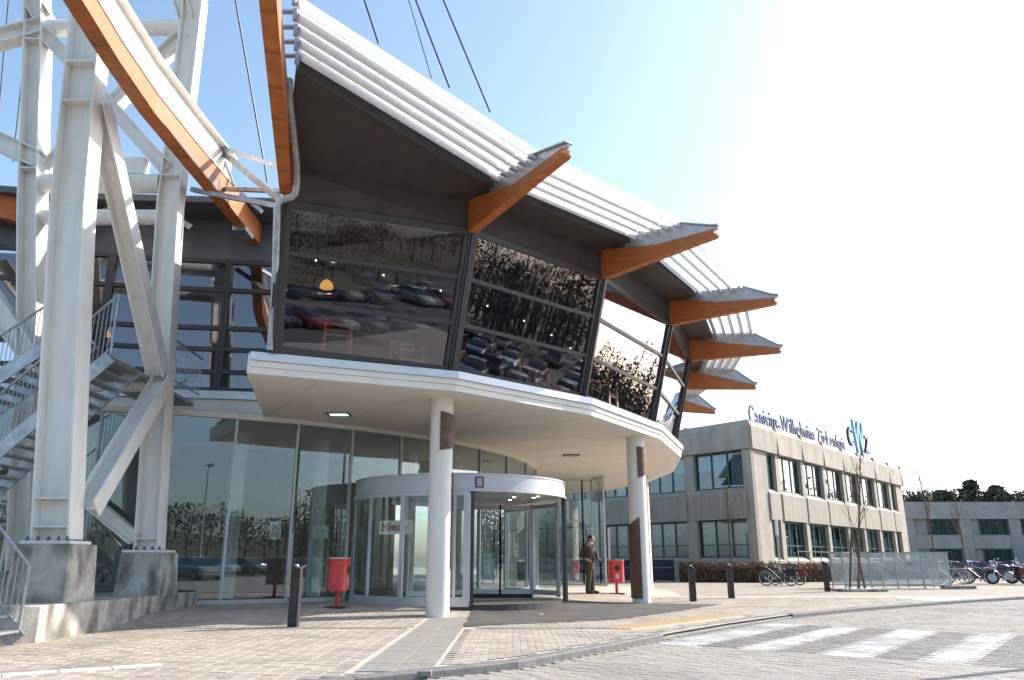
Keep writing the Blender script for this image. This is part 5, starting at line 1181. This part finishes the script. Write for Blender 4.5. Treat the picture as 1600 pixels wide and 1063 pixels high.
MB().add([T(.155, -.05, 1.44), T(.155, .05, 1.44), T(.185, .03, 1.0), T(.185, -.03, 1.0), T(.12, -.05, 1.44), T(.12, .05, 1.44), T(.15, .03, 1.0), T(.15, -.03, 1.0)], [(0, 1, 2, 3), (4, 5, 6, 7), (0, 1, 5, 4), (2, 3, 7, 6), (1, 2, 6, 5), (0, 3, 7, 4)]).build('dark_jumper', mat('navy_jumper', (.02, .018, .04), .9), man)
b = MB(); swept(b, [(T(.05, 0, 1.465), .072, .075), (T(.06, 0, 1.51), .066, .066)]); b.build('shirt_collar', M_wsign, man, smooth=True)
b = MB()
for s_, kn, an in ((-1, (.03, -.09, .49), (-.03, -.09, .07)), (1, (.06, .08, .49), (.05, .09, .07))): b.tube([T(0, s_ * .085, .92), T(.01, s_ * .09, .78), T(*kn), T((kn[0] + an[0]) / 2 - .01, an[1], .28), T(*an)], [.115, .108, .085, .075, .078], 14)
b.build('trousers', M_trou, man, smooth=True)
for s_, x, y in ((-1, -.01, -.10), (1, .08, .10)): 
    b = MB(); b.ball(T(x + .05, y, .045), .14, .05, .05, 14, 8); b.box(T(x + .04, y, .012), (.25, .085, .024)); b.build('shoe', M_black, man, smooth=True)
man.rotation_euler = (0, 0, R(-28)); hd = T(.085, 0, 1.615)
b = MB(); b.ball(hd + V(-.02, 0, .035), .102, .088, .088, 16, 10); b.ball(hd + V(-.055, 0, -.01), .065, .080, .085, 14, 8); b.build('hair', M_hair, man, smooth=True)
b = MB(); b.ball(hd + V(.022, 0, -.012), .085, .070, .105, 16, 12); b.add([hd + V(.10, -.012, .01), hd + V(.10, .012, .01), hd + V(.128, 0, -.028), hd + V(.10, -.018, -.035), hd + V(.10, .018, -.035)], [(0, 1, 2), (0, 2, 3), (1, 4, 2), (3, 2, 4)])
for s_ in (-1, 1): b.ball(hd + V(-.01, s_ * .074, -.005), .022, .012, .032, 8, 6)
b.build('face', M_skin, man, smooth=True)
for s_ in (-1, 1): MB().ball(hd + V(.098, s_ * .030, .012), .008, .012, .007, 8, 6).build('eye', M_black, man)
MB().box(hd + V(.099, 0, -.060), (.012, .04, .008)).build('mouth', mat('lip', (.30, .12, .10), .5), man)
# ================================================================ WHAT THE GLASS MIRRORS (behind and beside the camera)
M_glasscar = mat('car_glass', (.02, .025, .03), .08)
def car(x, y, rz, col, lb):
    t = thing('parked_car', lb, 'car', (x, y, -.09), 'cars in the parking lot'); q = Matrix.Rotation(rz, 3, 'Z'); T_ = lambda *a: V(x, y, -.09) + q @ V(*a)
    mc = mat('carpaint_%s' % '_'.join('%02d' % int(c * 99) for c in col), col, .25, .2, var=.02, coat=.8)
    def loft(secs, name, m, par=t):
        b = MB(); n = len(secs[0])
        for s_ in secs: b.v += [T_(*p) for p in s_]
        for i in range(len(secs) - 1):
            for k in range(n): a = i * n + k; c = i * n + (k + 1) % n; b.f.append((a, c, c + n, a + n)); b.mi.append(0)
        b.f.append(tuple(range(n))[::-1]); b.f.append(tuple(range((len(secs) - 1) * n, len(secs) * n))); b.mi += [0, 0]; return b.build(name, m, par, smooth=True)
    def sec(xx, w, z0, z1): return [(xx, -w * .92, z0), (xx, -w, z0 + .15), (xx, -w, z1 - .12), (xx, -w * .88, z1), (xx, w * .88, z1), (xx, w, z1 - .12), (xx, w, z0 + .15), (xx, w * .92, z0)]
    body = loft([sec(-2.05, .70, .42, .80), sec(-1.95, .80, .28, .92), sec(-1.2, .85, .20, .95), sec(.5, .85, .20, .93), sec(1.3, .83, .20, .85), sec(1.95, .74, .26, .68), sec(2.05, .66, .36, .58)], 'body', mc)
    def gs(xx, w, z0, z1, wt): return [(xx, -w, z0), (xx, -wt, z1), (xx, wt, z1), (xx, w, z0)]
    loft([gs(-1.75, .74, .90, .92, .70), gs(-1.35, .76, .90, 1.36, .58), gs(-.3, .77, .90, 1.42, .60), gs(.15, .77, .90, 1.38, .60), gs(.95, .74, .88, .91, .70)], 'cabin', M_glasscar)
    loft([gs(-1.32, .60, 1.36, 1.39, .54), gs(-.3, .62, 1.42, 1.45, .56), gs(.12, .62, 1.38, 1.41, .56)], 'roof', mc)
    for sx in (-1.25, 1.3):
        for sy in (-.80, .80):
            b = MB(); b.tube([T_(sx, sy - .09, .31), T_(sx, sy + .09, .31)], .31, 20); w = b.build('wheel', M_black, t, smooth=True); MB().tube([T_(sx, sy - .095, .31), T_(sx, sy + .095, .31)], .19, 14).build('hubcap', M_galv, w)
    for sy in (-.55, .55):
        MB().box(T_(2.0, sy, .60), (.10, .26, .12), q).build('headlight', M_chrome, t); MB().box(T_(-2.03, sy, .75), (.06, .24, .14), q).build('tail_light', M_red, t)
cols = [((.45, .46, .48), 'silver'), ((.30, .02, .02), 'dark red'), ((.03, .04, .12), 'navy blue'), ((.04, .04, .045), 'black'), ((.6, .6, .58), 'white'), ((.10, .13, .14), 'grey green'), ((.38, .05, .04), 'bright red'), ((.07, .10, .20), 'mid blue'), ((.32, .33, .34), 'pewter'), ((.5, .5, .46), 'cream')]
xs_ = [(-13.5, -18), (-10.8, -18), (-8.0, -18), (-5.2, -18), (-2.3, -18), (.6, -18), (3.4, -18), (6.4, -18), (9.4, -18), (12.5, -18)]
for (c, nm), (x, y) in zip(cols, xs_): car(x, y + 5 + random.uniform(-.3, .3), R(90) + random.gauss(0, .03), c, nm + ' car parked in the lot behind the viewpoint, mirrored in the glass')
base_cars = [o for o in list(COL.objects) if o.name.startswith('parked_car') and o.parent is None]
spots = [(-4 + k * 2.9, yy, PI * (r_ % 2)) for r_, yy in enumerate((-21, -27, -34, -40)) for k in range(17)]
spots += [(xx, -9 + k * 2.9, PI / 2 * (1 + 2 * (r_ % 2))) for r_, xx in enumerate((33, 39, 46, 52, 60)) for k in range(10)]
for k, (xx, yy, rz) in enumerate(spots):
    if random.random() < .15: continue
    o = copy_tree(base_cars[(k * 7 + k // 10) % len(base_cars)]); o.location = (xx + random.uniform(-.2, .2), yy + random.uniform(-.3, .3), -.09); o.rotation_euler = (0, 0, rz)
    o['label'] = 'car in the back rows of the parking lot, seen only mirrored in glass'; o['group'] = 'cars in the back rows of the lot'
for k, x in enumerate((-14, -2, 11)):
    t = thing('lamp_post', 'tall grey parking lot lamp post mirrored in the slanted glass, %s of three' % ('left', 'middle', 'right')[k], 'lamp post', (x, -15.8, -.09), 'parking lot lamp posts')
    MB().tube([(x, -15.8, -.09), (x, -15.8, 7.5)], [.08, .05], 10).build('pole', M_galv, t); MB().box((x, -15.5, 7.55), (.3, .9, .12)).build('lamp_head', M_galv, t)
far2 = [(18 + 3 * k, -6 - 2.2 * k) for k in range(4)]
far2 = []
for k, (x, y) in enumerate(far2): car(x, y, R(35), cols[(k * 3 + 1) % 10][0], cols[(k * 3 + 1) % 10][1] + ' car in the slanted side row, mirrored in the glass')
# wooded bank
bm = bmesh.new(); nx, ny = 60, 14; g = []
for j in range(ny):
    row = []
    for i in range(nx):
        x = -150 + 300 * i / (nx - 1); y = -42 - 60 * j / (ny - 1); h = 6 * (j / (ny - 1)) ** .8 * (1 + .15 * math.sin(i * .7)); row.append(bm.verts.new((x, y, -.2 + h)))
    g.append(row)
for j in range(ny - 1):
    for i in range(nx - 1): bm.faces.new((g[j][i], g[j][i + 1], g[j + 1][i + 1], g[j + 1][i]))
me = bpy.data.meshes.new('bank'); bm.to_mesh(me); bm.free(); me.materials.append(mat('leaf_litter', (.10, .075, .05), .95, col2=(.07, .08, .04), scale=.3))
bank = struct(bpy.data.objects.new('bank_terrain', me)); COL.objects.link(bank)
pts = []; tr = MB()
for _ in range(260):
    x, y = rng.uniform(-140, 140), rng.uniform(-100, -46); z = 6 * ((-42 - y) / 60) ** .8; h = rng.uniform(3, 6); tr.tube([(x, y, z - .3), (x + rng.normal(0, .4), y, z + h)], [.18, .03], 5, caps=False)
    for _k in range(130): f = rng.random(); pts.append((x + rng.normal(0, 1.7 * (1.1 - f * .8)), y + rng.normal(0, 1.7), z + h * (.3 + .7 * f)))
for _ in range(280):
    x, y = rng.uniform(72, 100), rng.uniform(-45, 66); h = rng.uniform(7, 12); tr.tube([(x, y, -.3), (x + rng.normal(0, .3), y, h)], [.18, .03], 5, caps=False)
    for _k in range(110): f = rng.random(); pts.append((x + rng.normal(0, 1.6 * (1.1 - f * .8)), y + rng.normal(0, 1.6), h * (.12 + .88 * f)))
for _ in range(260):
    y = rng.uniform(30, 110); x = max(72, y * .80) + rng.uniform(0, 28); h = rng.uniform(6, 11) * (1 if rng.random() < .8 else 1.3); tr.tube([(x, y, -.3), (x + rng.normal(0, .3), y, h)], [.18, .03], 5, caps=False)
    for _k in range(150): f = rng.random(); pts.append((x + rng.normal(0, 1.7 * (1.1 - f * .9)), y + rng.normal(0, 1.7 * (1.1 - f * .9)), h * (.08 + .92 * f)))
wd = leaf_cloud(pts, .28, 'distant_wood', M_scrub, None); wd['kind'] = 'stuff'; wd['label'] = 'bare brown wood around the parking lot, mirrored in the glass'
o = tr.build('wood_trunks', M_bark, wd); o['kind'] = 'stuff'
for i, (x, y, h, r) in enumerate(((60, 8, 9, 3), (66, 14, 12, 3.4), (70, 22, 9, 2.8), (74, 30, 13, 3.6), (64, 0, 8, 3), (78, 38, 10, 3.2))): conifer(x, y, h, r, ('dark pine beside the plaza outside the right edge, %s, mirrored in the glass' % ('first', 'second', 'third', 'fourth', 'fifth', 'sixth')[i]), 'pines beside the plaza', n=1600)
# specks of litter on the apron
for k, (x, y) in enumerate(((.55, 17.6), (.2, 17.0), (1.9, 18.2), (-.3, 15.6), (2.9, 20.1))):
    pz = MB(); s_ = .05 if k else .12; z = gz(x, y) + .006; pz.hexa([(x, y, z), (x + s_, y + .02, z), (x + s_, y + s_ * .5, z), (x, y + s_ * .4, z), (x, y, z + .012), (x + s_, y + .02, z + .004), (x + s_, y + s_ * .5, z + .02), (x, y + s_ * .4, z + .006)])
    o = pz.build('paper_scrap', mat('pale_paper', (.5, .62, .68), .8)); tag(o, ('pale blue paper scrap lying on the asphalt apron', 'small pale scrap on the asphalt, left of the blue one', 'small pale scrap on the asphalt near the right door edge', 'small pale scrap at the apron\'s near corner', 'small pale scrap at the apron\'s right end')[k], 'litter')

# lamp post just outside the frame: its shadow crosses the road at the lower right
lp = thing('lamp_post', 'tall grey lamp post just outside the right edge, its shadow crossing the road', 'lamp post', (10.6, 12.1, -.08))
MB().tube([(10.6, 12.1, -.1), (10.6, 12.1, 4), (10.6, 12.1, 8)], [.09, .07, .05], 12).build('pole', M_galv, lp, smooth=True)
MB().box((10.3, 12.3, 8.05), (.8, .3, .12), Matrix.Rotation(R(-30), 3, 'Z')).build('lamp_head', M_galv, lp)
